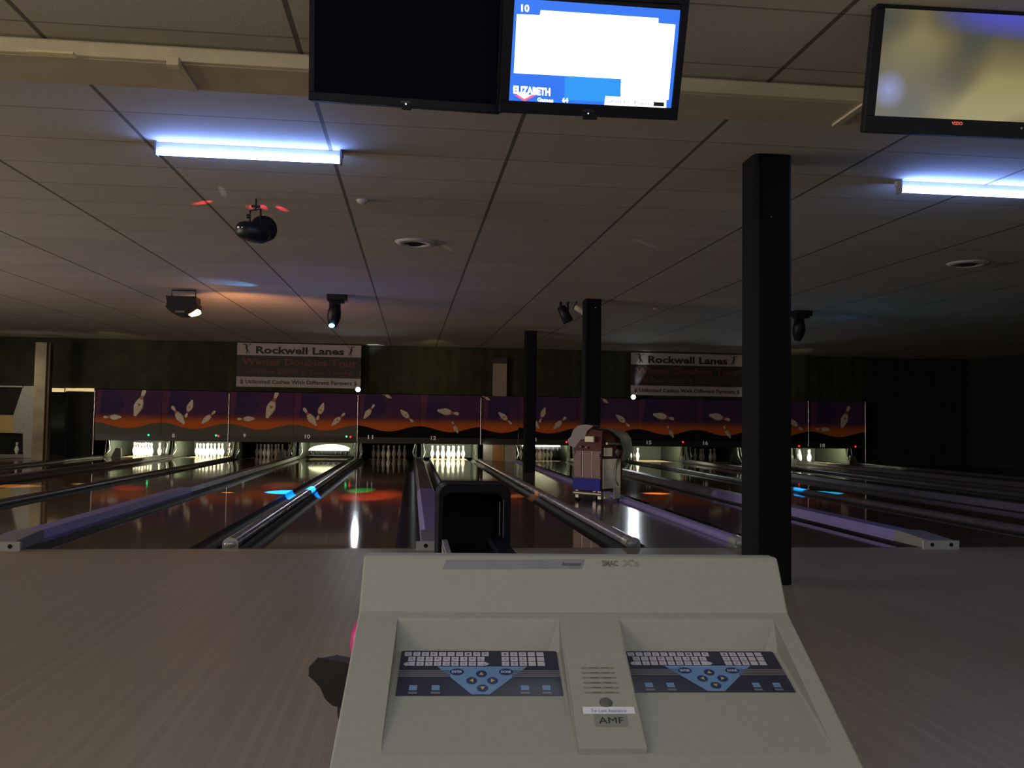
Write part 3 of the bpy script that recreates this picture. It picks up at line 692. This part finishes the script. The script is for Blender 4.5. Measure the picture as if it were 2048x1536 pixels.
b = MB(); b.lathe([(.02, -.06), (.095, -.055), (.115, 0), (.095, .05), (.02, .06)], 26, 0, Matrix.Translation((.062, .06, -.235)) @ Matrix.Rotation(1.35, 4, 'X') @ Matrix.Rotation(.5, 4, 'Y')); b.build('rear_drum', fx, t)
b = MB()
for x in (-.11, -.075): b.ball((x, -.143, -.275), .007, 0, 8, 1.3)
b.build('lens', mat('faint lens glint', (.6, .7, .8), .1, emis=(.7, .8, 1), es=.5), t)
eff = V((q.x+.02, q.y+.02, ZC-.42))
# scanner with carrying handle
q = onC(368, 578); ZC = ceil_z(q.y)
ZC -= .025
t = thing('effect_light', (q.x, q.y, ZC), 'black box shaped stage light with warm glowing lens, left part of the ceiling', 'stage light')
b = MB(); b.tube([(-.17, 0, -.12), (-.17, 0, -.0), (.17, 0, -.0), (.17, 0, -.12)], .012, 8); b.build('handle', fx, t)
b = MB(); pr = [(-.22, -.10), (.21, -.10), (.215, -.20), (.235, -.21), (.23, -.28), (.15, -.34), (.04, -.39), (-.05, -.39), (-.13, -.35), (-.22, -.27), (-.20, -.2)]
b.prism([(x, -.14, z) for x, z in pr], (0, .28, 0)); b.build('housing', fx, t, .008)
MB().box(-.08, .05, -.146, -.14, -.345, -.315).build('name_strip', mat('grey strip', (.12, .11, .10), .5), t)
b = MB(); b.prism([(.10, -.10, -.375), (.225, -.10, -.275), (.235, -.10, -.325), (.19, -.10, -.355)], (0, .2, 0))
b.build('lens', mat('warm lens', (1, .7, .4), .3, emis=(1, .72, .38), es=7), t)
scan = V((q.x+.30, q.y, ZC-.38))
# moving heads
def moving_head(px, py, label, lens, lean=0):
    q = onC(px, py); ZC = ceil_z(q.y)-.004; t = thing('moving_head_light', (q.x, q.y, ZC), label, 'stage light', 'moving head lights')
    b = MB(); b.box(-.13, .17, -.12, .12, -.09, 0); b.box(-.10, .13, -.09, .09, -.12, -.09); b.build('base', fx, t, .012)
    b = MB(); b.tube([(-.075, 0, -.11), (-.085, 0, -.27)], .022, 8); b.tube([(.05, 0, -.11), (.055, 0, -.27)], .022, 8); b.box(-.09, .06, -.03, .03, -.16, -.11); b.build('yoke', fx, t)
    b = MB(); b.lathe([(.02, .16), (.07, .13), (.10, .05), (.105, -.04), (.085, -.13), (.06, -.19), (.055, -.20)], 22, 0, Matrix.Translation((-.02, 0, -.29)) @ Matrix.Rotation(lean, 4, 'Y') @ Matrix.Rotation(.25, 4, 'X')); b.build('head', fx, t)
    if lens:
        MB().ball((-.02-.03, -.055, -.475), .046, 0, 14, 1, 1, .7).build('lens', lens, t)
    return V((q.x-.04, q.y-.07, ZC-.53))
cy = mat('cyan lens', (.3, .8, 1), .3, emis=(.18, .72, 1), es=5)
mh1 = moving_head(672, 590, 'black moving head lamp with cyan lens above the left banner', cy, .12)
mh2 = moving_head(1600, 622, 'black moving head lamp peeking out right of the nearest black column', None)
# small spot with white companion
q = onC(1130, 604); ZC = ceil_z(q.y)
t = thing('spot_lamp', (q.x, q.y, ZC), 'small black tilted spot lamp left of the middle black column', 'stage light')
b = MB(); b.box(-.085, -.05, -.02, .02, -.12, 0); b.box(.03, .06, -.02, .02, -.16, 0); b.build('bracket', fx, t)
Mx = Matrix.Translation((.0, 0, -.2)) @ Matrix.Rotation(-.48, 4, 'Y')
b = MB(); b.lathe([(.03, .15), (.07, .13), (.08, 0), (.085, -.12), (.07, -.135)], 18, 0, Mx); b.build('barrel', fx, t)
q = onC(1163, 603); ZC = ceil_z(q.y)
t = thing('spot_lamp', (q.x, q.y, ZC), 'small white spot lamp partly hidden by the middle black column', 'stage light')
MB().tube([(-.07, 0, 0), (-.13, 0, -.12)], .008, 8).build('arm', fx, t)
MB().lathe([(.02, .1), (.045, .08), (.055, -.06), (.05, -.08)], 16, 0, Matrix.Translation((-.02, 0, -.13)) @ Matrix.Rotation(-1.05, 4, 'Y')).build('barrel', mat('off white plastic', (0, 0, 0)), t)

for x, pw in ((-7.2, 45), (.6, 60), (10.2, 36)):
    light('wall_wash', 'SPOT', (x, 13.2, 2.75), pw, (1, .95, .32), (x-.1, 16.78, 2.62), spot_size=.75, spot_blend=1, shadow_soft_size=.05)
light('machine_fill_spot', 'SPOT', (5.2, .5, 2.7), 90, (1, .95, .8), (2.75, 4.6, .5), spot_size=.16, spot_blend=.6, shadow_soft_size=.05)  # unseen spot added to brighten the parked machine
# light thrown by the stage lamps
def beam(name, src, tgt, power, col, ang, blend=.25, soft=.01):
    light(name, 'SPOT', src, power, col, tgt, spot_size=ang, spot_blend=blend, shadow_soft_size=soft)
CY = (.0, .24, 1)
beam('cyan_beam', mh1, onZ(588, 984), 22000, CY, .32)
beam('cyan_beam', mh2, onZ(1635, 985), 5000, (.0, .42, .9), .32)
beam('red_beam', eff, onZ(258, 976), 9600, (1, .04, .04), .075, .8)
beam('red_beam', eff, onZ(560, 972), 7500, (1, .05, .08), .10, .8)
beam('red_beam', eff, onZ(740, 992), 7800, (1, .10, .05), .17, .8)
beam('green_beam', eff, onZ(722, 981), 16000, (.03, 1, .2), .07, .8)
beam('green_beam', eff, onZ(566, 969), 2700, (.05, 1, .3), .07, .8)
beam('amber_beam', scan, onZ(20, 972), 3900, (1, .45, .08), .20, .8)
beam('amber_beam', scan, onZ(165, 968), 3900, (1, .6, .15), .09, .8)
beam('orange_beam', eff+V((.1, 0, 0)), onZ(1045, 991), 7800, (1, .35, .05), .07, .8)
beam('orange_beam', V((2.9, 6.2, 2.7)), onZ(1312, 987), 4500, (1, .35, .05), .16, .8)
beam('orange_beam', scan, onZ(455, 985), 4500, (1, .4, .1), .07, .8)
# spill on the ceiling
def cbeam(src, px, py, power, col, ang, blend=.6):
    beam('ceiling_beam_light', src, onC(px, py), power, col, ang, blend)
for px, py, pw in ((407, 405, 2.6), (500, 413, 1.2), (527, 414, 1.2), (563, 417, 1.6)):
    cbeam(eff+V((0, -.27, .20)), px, py, pw*40, (1, .03, .06), .13 if px > 450 else .12)
cbeam(mh1+V((-.75, -.45, .05)), 468, 567, 26, (.10, .42, 1), .75, .9)
cbeam(mh2+V((.45, -.3, .05)), 1700, 641, 8, (.05, .3, 1), .5)
light('scanner_glow', 'POINT', scan+V((.05, -.25, -.12)), 2.2, (1, .42, .12), shadow_soft_size=.05)
light('scanner_wash', 'SPOT', scan+V((.1, -.3, -.35)), 190, (1, .42, .16), (-1, 14, 3.1), spot_size=1.9, spot_blend=1, shadow_soft_size=.1)
for px, py, pw in ((895, 496, 1), (680, 536, .7), (940, 548, .7), (1290, 487, 1.2), (445, 383, 2), (418, 473, .6), (425, 566, 1)):
    q = onC(px, py); cbeam(V((q.x*.6-.4, q.y-1.6, ceil_z(q.y)-.25)), px, py, pw*40, (.9, .95, 1), .035, .5)

# ---------------------------------------------------------------- hanging screens
def tv(name, o, yaw, tilt, W_, H_, bez, label, D_=.06):
    e1 = V((math.cos(yaw), math.sin(yaw), 0)); nn = V((math.sin(yaw), -math.cos(yaw), 0))
    e2 = V((0, 0, 1))*math.cos(tilt)+nn*math.sin(tilt); n = e1.cross(e2)   # n faces the viewer
    t = thing(name, o, label, 'television', 'televisions hanging from the ceiling')
    M = Matrix((e1, -n, e2)).transposed().to_4x4(); M.translation = V(o); t.matrix_world = M
    b = MB(); b.box(0, W_, .012, D_, 0, H_); b.build('casing', black, t, .008)
    bl, br, bb, bt = bez
    b = MB()
    for x0, x1, z0, z1 in ((0, W_, 0, bb), (0, W_, H_-bt, H_), (0, bl, bb, H_-bt), (W_-br, W_, bb, H_-bt)): b.box(x0, x1, 0, .014, z0, z1)
    b.build('bezel', mat('glossy bezel', (.008, .008, .016), .4, spec=.12), t, .002)
    # ceiling mount
    zc = ceil_z(o[1]); top = (zc-o[2])
    MB().box(W_*.35, W_*.65, D_, D_+.03, H_*.3, H_*.7).build('mount_plate', blackm, t)
    MI = M.inverted(); pa = V((W_/2, D_+.03, H_*.6)); wa = M @ pa; pb = MI @ V((wa.x, wa.y+.08, zc))
    MB().tube([pa, MI @ V((wa.x, wa.y+.08, wa.z)), pb], .018, 10).build('mount_pole', blackm, t)
    return t, M, e1, e2, n
def scr(M, o, n, px, py, off=0.):
    p = on_plane(px, py, V(o)+n*off, n); return M.inverted() @ p
# dark screen
o1 = (-.439, -3.735, 2.329)
t, M, e1, e2, n = tv('television', o1, .039, .22, .79, .47, (.022, .022, .035, .02), 'black switched-off television left of the lit score screen')
MB().box(.024, .766, .006, .012, .036, .448).build('screen', mat('dark glass', (.003, .004, .012), .5, spec=.02), t)
MB().box(.375, .415, -.004, .01, -.012, .012).build('sensor', black, t, .003)
b = MB(); b.text('VIZIO', (.37, -.001, .014), (1, 0, 0), (0, 0, 1), .04, .009, 0, .01); b.build('logo', mat('grey logo', (.14, .12, .13), .4), t)
MB().ball((.392, -.004, .010), .0035, 0, 8).build('power_light', mat('white pilot lamp', (.8, .8, 1), .3, emis=(.7, .75, 1), es=1.5), t)
# score screen
o2 = (.33, -3.832, 2.285)
t, M, e1, e2, n = tv('television', o2, -.025, .383, .735, .47, (.030, .030, .048, .03), 'lit blue and white bowling score screen at the top centre')
sblue = mat('score blue', (0, 0, 0), .3, emis=(.035, .20, .95), es=.95); swhite = mat('score white', (0, 0, 0), .3, emis=(1, 1, 1), es=2.6)
spink = mat('score red', (0, 0, 0), .3, emis=(1, .15, .3), es=1.0); sdark = mat('score dark', (0, 0, 0), .3, emis=(.03, .02, .03), es=.3); scyan = mat('score light blue', (0, 0, 0), .3, emis=(.03, .33, .95), es=1.0)
b = MB()
def SP(L, m, off): b.poly([V((p.x, off, p.z)) for p in [scr(M, o2, n, *q) for q in L]], m)
SP([(1030, -4), (1362, 20), (1345, 223), (1018, 203)], 0, .010)
SP([(1130, 152), (1243, 158), (1241, 205), (1130, 200)], 4, .0095)
SP([(1034, 28), (1080, 30), (1082, 20), (1318, 36), (1318, 46), (1352, 49), (1338, 200), (1242, 197), (1243, 158), (1028, 146)], 1, .009)
SP([(1028, 189), (1072, 191), (1049, 203)], 2, .009); SP([(1034, 188), (1064, 190), (1049, 198)], 1, .0085)
SP([(1212, 192), (1334, 199), (1333, 219), (1209, 211)], 1, .0085)
SP([(1308, 204), (1329, 205), (1329, 213), (1308, 212)], 3, .008)
def ST(s, x0, y0, x1, y1, m, off=.008, bold=.03):
    a = scr(M, o2, n, x0, y1); c = scr(M, o2, n, x1, y1+(x1-x0)*.07); d = scr(M, o2, n, x0, y0)
    u = V((c.x-a.x, 0, c.z-a.z)); v = V((d.x-a.x, 0, d.z-a.z))
    b.text(s, (a.x, off, a.z), u.normalized(), v.normalized(), u.length, v.length, m, bold)
ST('10', 1043, 8, 1059, 23, 1); ST('ELIZABETH', 1027, 171, 1101, 187, 1, .008, .05); ST('Games', 1075, 195, 1107, 203, 1); ST('64', 1125, 195, 1137, 205, 1)
ST('Cancel 1st / Bowlers', 1214, 197, 1304, 205, 3, .0078, 0)
b.build('screen', [sblue, swhite, spink, sdark, scyan], t)
MB().box(.34, .40, -.004, .01, -.012, .012).build('sensor', black, t, .003)
b = MB(); b.text('VIZIO', (.335, -.001, .018), (1, 0, 0), (0, 0, 1), .05, .010, 0, .01); b.build('logo', mat('dim logo', (.06, .05, .09), .4), t)
MB().ball((.362, -.003, .012), .003, 0, 8).build('power_light', mat('white pilot lamp', (0, 0, 0)), t)
light('score_screen_light', 'AREA', V(o2)+e1*.37+e2*.22+n*.05, 2.2, (.75, .85, 1), V(o2)+e1*.37+e2*.22+n*1.05, shape='RECTANGLE', size=.6, size_y=.36)
# right television
o3 = (1.93, -3.76, 2.315)
t, M, e1, e2, n = tv('television', o3, -.03, .22, .98, .545, (.036, .036, .068, .036), 'television at the top right corner showing a blurred yellowish picture')
b = MB(); b.box(.036, .944, .008, .012, .068, .509); b.build('screen', screen_mat(), t)
b = MB(); b.text('VIZIO', (.385, -.001, .044), (1, 0, 0), (0, 0, 1), .05, .014, 0, .02); b.build('logo', mat('orange lit logo', (.5, .1, .05), .4, emis=(1, .16, .07), es=.7), t)
b = MB(); b.poly([(.70, -.001, .046), (.715, -.001, .046), (.7075, -.001, .036)]); b.build('badge', mat('grey badge', (.4, .4, .4), .4), t)

# ---------------------------------------------------------------- score console
CW = .80; CYAW = -.068
t = thing('score_console', (-.085, -5.603, 0), 'beige twin-keypad scoring console in the foreground', 'scoring console', None, CYAW)
CM = Matrix.Translation((-.085, -5.603, 0)) @ Matrix.Rotation(CYAW, 4, 'Z'); CI = CM.inverted()
A0 = V((0, 0, .772)); A1 = V((0, -.059, .679)); A2 = V((0, -.376, .517))
sl = (A2-A1).normalized(); A3 = A1 + sl*.60
def lp(px, py, p, n_):   # console-local point of a pixel on a console-local plane
    P_ = CM @ V(p); nn = (CM.to_3x3() @ V(n_)).normalized(); return CI @ on_plane(px, py, P_, nn)
nS = V((1, 0, 0)).cross(-sl).normalized()       # main slope normal (up)
up_dir = (A1-A0).normalized(); nU = V((1, 0, 0)).cross(-up_dir).normalized()
def sv(px, py): p = lp(px, py, A1, nS); return p.x, (p-A1).dot(sl)
def SPt(x, s, off=0): return V((x, 0, 0))+V((0, A1.y, A1.z))+sl*s+nS*off
rec = []
Lr = [sv(785, 1240), sv(1108, 1240), sv(1165, 1510), sv(771, 1518)]
Rr = [sv(1228, 1238), sv(1534, 1236), sv(1682, 1498), sv(1308, 1506)]
s_top = (Lr[0][1]+Lr[1][1]+Rr[0][1]+Rr[1][1])/4; s_bot = (Lr[2][1]+Lr[3][1]+Rr[2][1]+Rr[3][1])/4
Lx = ((Lr[0][0]+Lr[3][0])/2, (Lr[1][0]+Lr[2][0])/2); Rx = ((Rr[0][0]+Rr[3][0])/2, (Rr[1][0]+Rr[2][0])/2)
# depth of the recess at its head, from where the keypad begins
top_pt = SPt(0, s_top); fb = lp(945, 1301, top_pt+V((0, -.012, 0)), (0, 1, 0)); 
fbv = V((0, fb.y, fb.z)); bot_pt = SPt(0, s_bot)
fdir = (bot_pt-fbv); flen = fdir.length; fdir.normalize(); nF = V((1, 0, 0)).cross(-fdir).normalized()
def FP(x, s, off=0): return V((x, 0, 0))+fbv+fdir*s+nF*off
b = MB(); W_ = CW; i_ = .008
sE = .60
# main slope with two openings
for x0, x1, s0, s1 in ((0, Lx[0], 0, sE), (Lx[1], Rx[0], 0, sE), (Rx[1], W_, 0, sE), (Lx[0], Lx[1], 0, s_top), (Rx[0], Rx[1], 0, s_top), (Lx[0], Lx[1], s_bot, sE), (Rx[0], Rx[1], s_bot, sE)):
    b.poly([SPt(x0, s1), SPt(x1, s1), SPt(x1, s0), SPt(x0, s0)])
for x0, x1 in (Lx, Rx):
    dr = .034
    b.poly([SPt(x0, s_bot), SPt(x1, s_bot), FP(x1, 0), FP(x0, 0)])                  # recess floor
    b.poly([FP(x0+dr, 0), FP(x1-dr*.6, 0), SPt(x1, s_top), SPt(x0, s_top)])           # recess head wall
    b.poly([FP(x0, .008), FP(x0+dr, 0), SPt(x0, s_top)]); b.poly([FP(x1-dr*.6, 0), FP(x1, .008), SPt(x1, s_top)])
    b.poly([SPt(x0, s_bot), FP(x0, 0), SPt(x0, s_top)]); b.poly([SPt(x1, s_top), FP(x1, 0), SPt(x1, s_bot)])
E0 = SPt(0, sE)
prof = [V((0, .05, .30)), V((0, .055, .772-.01)), V((0, .045, .772)), V((0, .004, .773)), A0, A0*.0+V((0, -.006, .7645)), A1]
for i in range(len(prof)-1):
    p, q = prof[i], prof[i+1]
    b.add([(0, p.y, p.z), (W_, p.y, p.z), (W_, q.y, q.z), (0, q.y, q.z)], [(0, 1, 2, 3)], 0, False)
front = [E0, E0+V((0, -.01, -.03)), E0+V((0, .01, -.12)), V((0, .05, .30))]
for i in range(len(front)-1):
    p, q = front[i], front[i+1]
    b.add([(0, p.y, p.z), (W_, p.y, p.z), (W_, q.y, q.z), (0, q.y, q.z)], [(0, 3, 2, 1)])
side = prof + [E0]+front[1:3]
for x in (0, W_): b.poly([(x, p.y, p.z) for p in (side if x else side[::-1])])
body = b.build('body', beige, t)
import bmesh
bmm = bmesh.new(); bmm.from_mesh(body.data); bmesh.ops.remove_doubles(bmm, verts=bmm.verts, dist=.0004)
bmesh.ops.recalc_face_normals(bmm, faces=bmm.faces); bmm.to_mesh(body.data); bmm.free()
bv = body.modifiers.new('bevel', 'BEVEL'); bv.width = .006; bv.segments = 3; bv.limit_method = 'ANGLE'; bv.angle_limit = math.radians(35)
# pedestal
MB().prism([(.12, -.40, 0), (.68, -.40, 0), (.66, -.36, .36), (.14, -.36, .36)], (0, .36, 0)).build('pedestal', mat('dark pedestal', (.05, .05, .05), .5), t, .01)
# raised centre strip
c0 = lp(1108, 1240, A1, nS); 
x0, x1 = Lx[1]+.003, Rx[0]-.003
s0, s1 = s_top+.035, (sv(1235, 1507)[1])
b = MB(); pts = [SPt(x0, s0, .0005), SPt(x0, s1, .0095), SPt(x0, s1+.002, .0), SPt(x0, s0, -.003)]
b.prism(pts, (x1-x0, 0, 0)); 
# speaker slots
gx0, gs0 = sv(1161, 1338); gx1, _ = sv(1228, 1338)
for k in range(6):
    s = sv(1190, 1338+10.2*k)[1]; dx = .0
    lift = .0005+.009*(s-s0)/(s1-s0)
    b.poly([SPt(gx0, s+.0035, lift+.0006), SPt(gx1, s+.0035, lift+.0006), SPt(gx1, s, lift+.0006), SPt(gx0, s, lift+.0006)], 1)
    for u in (.25, .60):
        xa = gx0+(gx1-gx0)*u; b.poly([SPt(xa, s+.003, lift+.0009), SPt(xa+.013, s+.003, lift+.0009), SPt(xa+.013, s+.0005, lift+.0009), SPt(xa, s+.0005, lift+.0009)], 2)
b.build('speaker_strip', [beige, mat('tan slot', (.235, .215, .145), .6), mat('dark slot', (.14, .12, .08), .7)], t)
def strip_lift(s): return .0005+.009*(s-s0)/(s1-s0)
xb, sb = sv(1211, 1412)
Mx = Matrix((V((1, 0, 0)), -sl, nS)).transposed().to_4x4(); Mx.translation = SPt(xb, sb, strip_lift(sb))
MB().lathe([(.0105, 0), (.0105, .0015), (.008, .003), (.001, .003)], 18, 0, Mx).build('microphone_button', mat('grey button', (.10, .10, .10), .6), t)
xa, sa = sv(1164, 1421); xc, sc_ = sv(1270, 1435)
b = MB(); L_ = strip_lift(sa)+.0012
b.poly([SPt(xa, sc_, L_), SPt(xc, sc_, L_), SPt(xc, sa, L_), SPt(xa, sa, L_)])
b.text('For Lane Assistance', SPt(xa+.014, sc_-.003, L_+.0004), (1, 0, 0), -sl, (xc-xa)-.028, (sc_-sa)*.5, 1, 0)
b.build('paper_label', [mat('white paper', (.72, .72, .78), .6), mat('blue grey ink', (.22, .24, .42), .6)], t)
xa, sa = sv(1187, 1437); xc, sc_ = sv(1256, 1461); L_ = strip_lift(sa)+.0014
b = MB(); b.poly([SPt(xa, sc_, L_), SPt(xc, sc_, L_), SPt(xc, sa, L_), SPt(xa, sa, L_)])
b.text('AMF', SPt(xa+.006, sc_-.006, L_+.0004), (1, 0, 0), -sl, (xc-xa)-.012, (sc_-sa)*.5, 1, .0)
b.build('logo_plate', [mat('grey logo plate', (.22, .22, .20), .5), mat('black ink', (.01, .01, .012), .5)], t)
# keypads
kb = [mat('navy keypad film', (.022, .024, .055), .35), mat('pale key print', (.50, .48, .56), .4), mat('light blue print', (.14, .27, .50), .4), mat('dark blue print', (.012, .03, .14), .4), mat('yellow print', (.55, .42, .06), .4),
      mat('grey stripe print', (.16, .15, .18), .4), mat('key letter ink', (.18, .17, .24), .5), mat('white print', (.6, .65, .8), .5)]
nFv = nF
def keypad(x0, x1, sA, sB):
    b = MB(); Wk, Hk = x1-x0, sB-sA
    def Q(u, v, o=0): return FP(x0+u*Wk, sA+v*Hk, .0012+o)
    def rect(u0, v0, u1, v1, m, o): b.poly([Q(u0, v1, o), Q(u1, v1, o), Q(u1, v0, o), Q(u0, v0, o)], m)
    def ell(u, v, ru, rv, m, o): b.poly([Q(u+ru*math.cos(a*PI/10), v-rv*math.sin(a*PI/10), o) for a in range(20)], m)
    def txt(s, u0, u1, v0, v1, m, o, bold=0): b.text(s, Q(u0, v1, o), (1, 0, 0), -fdir, (u1-u0)*Wk, (v1-v0)*Hk, m, bold)
    e1_ = .0004
    b.prism([Q(0, 0), Q(0, 1), Q(1, 1), Q(1, 0)], tuple(-nF*.0011), 0)
    for j in range(4): rect(0, .46+.04*j, .32, .49+.04*j, 5, e1_); rect(.70, .46+.04*j, 1, .49+.04*j, 5, e1_)
    for r_, (row, off, v) in enumerate((('QWERTYUIOP', .022, .035), ('ASDFGHJKL', .049, .150), ('<ZXCVBNM>', .049, .262))):
        for i, ch in enumerate(row):
            u = off+.0548*i; rect(u, v, u+.045, v+.098, 1, e1_)
            if ch == '<': b.poly([Q(u, v+.098, e1_), Q(u+.01, v, e1_), Q(u-.014, v+.02, e1_), Q(u-.028, v+.06, e1_), Q(u-.014, v+.098, e1_)], 1)
            elif ch == '>': b.poly([Q(u+.04, v+.098, e1_), Q(u+.058, v+.09, e1_), Q(u+.075, v+.05, e1_), Q(u+.055, v+.015, e1_), Q(u+.04, v, e1_)], 1)
            else: txt(ch, u+.014, u+.031, v+.025, v+.075, 6, e1_*2)
    nums = ['123', '456', '789']
    for r_, v in enumerate((.035, .150, .262)):
        for i in range(5):
            u = .642+.0565*i; rect(u, v, u+.046, v+.098, 1, e1_)
            if i < 3: txt(nums[r_][i], u+.015, u+.030, v+.025, v+.075, 6, e1_*2)
    kp = b.build('keypad', kb, t); b = MB()
    b.poly([Q(.235, .375, e1_), Q(.452, .985, e1_), Q(.560, .985, e1_), Q(.80, .375, e1_)], 2)
    for u, s in ((.36, 'ENTER'), (.665, 'DONE')):
        ell(u, .50, .044, .075, 3, e1_*2); txt(s, u-.031, u+.031, .475, .53, 7, e1_*3, .02)
    for u, v, k in ((.512, .545, 'u'), (.452, .695, 'l'), (.580, .695, 'r'), (.518, .855, 'd')):
        ell(u, v, .034, .078, 3, e1_*2)
        A = {'u': ((-.015, .03), (.015, .03), (0, -.04)), 'd': ((-.015, -.03), (0, .04), (.015, -.03)), 'l': ((.010, -.04), (-.014, 0), (.010, .04)), 'r': ((-.010, -.04), (-.010, .04), (.014, 0))}[k]
        b.poly([Q(u+p, v+q, e1_*3) for p, q in A], 4)
    b.build('arrow_pad', kb, kp); b = MB()
    for u in (.10, .235, .775, .905):
        rect(u-.024, .79, u+.024, .90, 2, e1_); rect(u-.027, .925, u+.027, .975, 5, e1_)
    b.build('function_keys', kb, kp)
p0 = lp(796, 1303, fbv, nF); p1 = lp(1104, 1299, fbv, nF); p2 = lp(1122, 1388, fbv, nF)
kx0, kx1 = Lx[0]+.010, Lx[1]-.006
kA = .003; kB = (lp(945, 1392, fbv, nF)-fbv).dot(fdir)
keypad(kx0, kx1, kA, kB); keypad(Rx[0]+.006, Rx[1]-.008, kA, (lp(1400, 1385, fbv, nF)-fbv).dot(fdir))
# top name strip on the rear face
def up(px, py, off=.0008):
    p = lp(px, py, A0, nU); return p + nU*off
b = MB(); b.poly([up(791, 1139), up(1505, 1136), up(1505, 1118), up(793, 1120)], 0)
b.poly([up(885, 1139, .0014), up(1164, 1138, .0014), up(1170, 1119, .0014), up(893, 1120, .0014)], 1)
a = up(1124, 1132.5, .002); c = up(1163, 1132.5, .002); b.text('Accuscor', a, (1, 0, 0), -up_dir, (c-a).x, .008, 2, .02)
a = up(1204, 1133, .002); c = up(1236, 1133, .002); b.text('2MAC', a, (1, 0, 0), -up_dir, (c-a).x, .012, 3, .03)
a = up(1245, 1133, .002); c = up(1278, 1133, .002); b.text("X's", a, (1, 0, 0), -up_dir, (c-a).x, .014, 4, .03)
b.build('name_strip', [mat('cream strip', (.33, .33, .27), .5), mat('lavender grey sticker', (.20, .20, .225), .5), mat('dark ink', (.04, .05, .05), .5), mat('olive ink', (.13, .12, .08), .5), mat('faded ink', (.24, .23, .17), .5)], t)

# ---------------------------------------------------------------- ball return
t = thing('ball_return', (.29, -4.6, 0), 'black ball return hood and rack behind the scoring console', 'ball return')
hb = mat('black moulded hood', (.004, .005, .012), .5, spec=.12)
a = onY(878, 968, -2.72); c = onY(1022, 968, -2.72)
X_a, X_c = a.x-.29, c.x-.29; ZT = a.z; yh = 1.88
# hood as a rounded arch shell
def arch(x0, x1, zt, r, n=6):
    P = [(x0, 0)]
    for i in range(n+1): g = PI - PI/2*i/n; P.append((x0+r+r*math.cos(g), zt-r+r*math.sin(g)))
    for i in range(n+1): g = PI/2 - PI/2*i/n; P.append((x1-r+r*math.cos(g), zt-r+r*math.sin(g)))
    P.append((x1, 0)); return P
O_ = arch(X_a, X_c, ZT, .06); I_ = arch(X_a+.025, X_c-.045, ZT-.05, .04)
b = MB(); k = len(O_)
vs = [(x, yh, z) for x, z in O_]+[(x, yh, z) for x, z in I_]+[(x+(.03 if i > k/2 else .0), yh+.55, z*.97) for i, (x, z) in enumerate(O_)]+[(x, yh+.45, z) for x, z in I_]
fs = []
for i in range(k-1):
    fs += [(i, i+1, k+i+1, k+i), (2*k+i, 2*k+i+1, i+1, i), (k+i, k+i+1, 3*k+i+1, 3*k+i)]
fs += [tuple(range(2*k, 3*k)), tuple(range(3*k, 4*k))[::-1]]
b.add(vs, fs, 0, False); b.build('hood', hb, t, .004)
MB().tube([(X_c-.055, yh-.004, .1), (X_c-.058, yh-.004, ZT-.09)], .003, 6).build('trim_line', mat('bluish trim', (.12, .14, .2), .4), t)
MB().tube([(X_c-.035, yh-.004, .1), (X_c-.038, yh-.004, ZT-.08)], .0025, 6).build('trim_line', mat('bluish trim', (0, 0, 0)), t)
# rails leading to the rack
b = MB(); b.box(X_a+.02, X_a+.05, yh-.9, yh+.02, .40, .425); b.prism([(X_a+.02, yh-.9, .30), (X_a+.05, yh-.9, .30), (X_a+.05, yh-.9, .42), (X_a+.02, yh-.9, .42)], (0, .92, .0))
b.build('rail', mat('pale rail', (.35, .35, .36), .4), t, .004)
b = MB(); b.prism([(X_c-.10, yh-.9, .42), (X_c-.02, yh-.9, .42), (X_c-.05, yh, .45), (X_c-.12, yh, .45)], (0, 0, -.10)); b.build('rail', hb, t, .01)
MB().box(X_a+.04, X_c-.05, yh-1.0, yh+.4, .22, .30).build('track_bed', mat('grey track bed', (.09, .09, .09), .5), t)
# rack: oval tray with dark bumpers
b = MB(); n_ = 28
def oval(rx, ry, z, cy=-.45): return [(rx*math.cos(2*PI*i/n_), cy+ry*math.sin(2*PI*i/n_), z) for i in range(n_)]
b.prism(oval(.44, .36, .30), (0, 0, .035)); b.build('tray', mat('grey tray', (.10, .10, .11), .4), t, .006)
b = MB(); o_ = oval(.46, .38, .30); i2 = oval(.41, .33, .30)
vs = o_+i2+[(x, y, .40) for x, y, z in o_]+[(x, y, .40) for x, y, z in i2]; fs = []
for i in range(n_):
    j = (i+1) % n_; fs += [(i, j, 2*n_+j, 2*n_+i), (n_+j, n_+i, 3*n_+i, 3*n_+j), (2*n_+i, 2*n_+j, 3*n_+j, 3*n_+i), (j, i, n_+i, n_+j)]
b.add(vs, fs, 0, True); b.build('rim', hb, t)
pts = [(636, 1315), (710, 1330), (712, 1424), (664, 1411), (650, 1398), (640, 1375), (623, 1357), (617, 1352), (618, 1334)]
base_o = V((.29, -4.6, 0)); P = [on_plane(x, y, V((-.2, -5.24, .4)), V((.25, 1, -.25)).normalized())-base_o for x, y in pts]
MB().prism([tuple(p) for p in P], (.03, .14, -.03)).build('bumper_arm', mat('black bumper', (.006, .005, .008), .5, spec=.2), t, .006)
MB().prism([(-.17, -.55, 0), (.17, -.55, 0), (.15, -.50, .30), (-.15, -.50, .30)], (0, .5, 0)).build('pedestal', hb, t, .01)
MB().box(X_a, X_c+.03, yh+.02, yh+.5, 0, .05).build('foot', hb, t)
q = CAM + ray(789, 1286)*2.15
o = MB().ball((0, 0, 0), .108, 0, 40).build('bowling_ball', mat('pink ball', (.78, .02, .32), .3, var=.02), None, 0, tuple(q))
tag(o, 'bright pink bowling ball half hidden behind the left side of the console', 'bowling ball')
# small pad that carries the ball
MB().lathe([(.05, .335), (.06, .35), (.05, .372), (.02, .374)], 20, 0, Matrix.Translation((q.x-.29, q.y+4.6, .0))).build('ball_cup', mat('pale cup', (.35, .38, .5), .4), t)
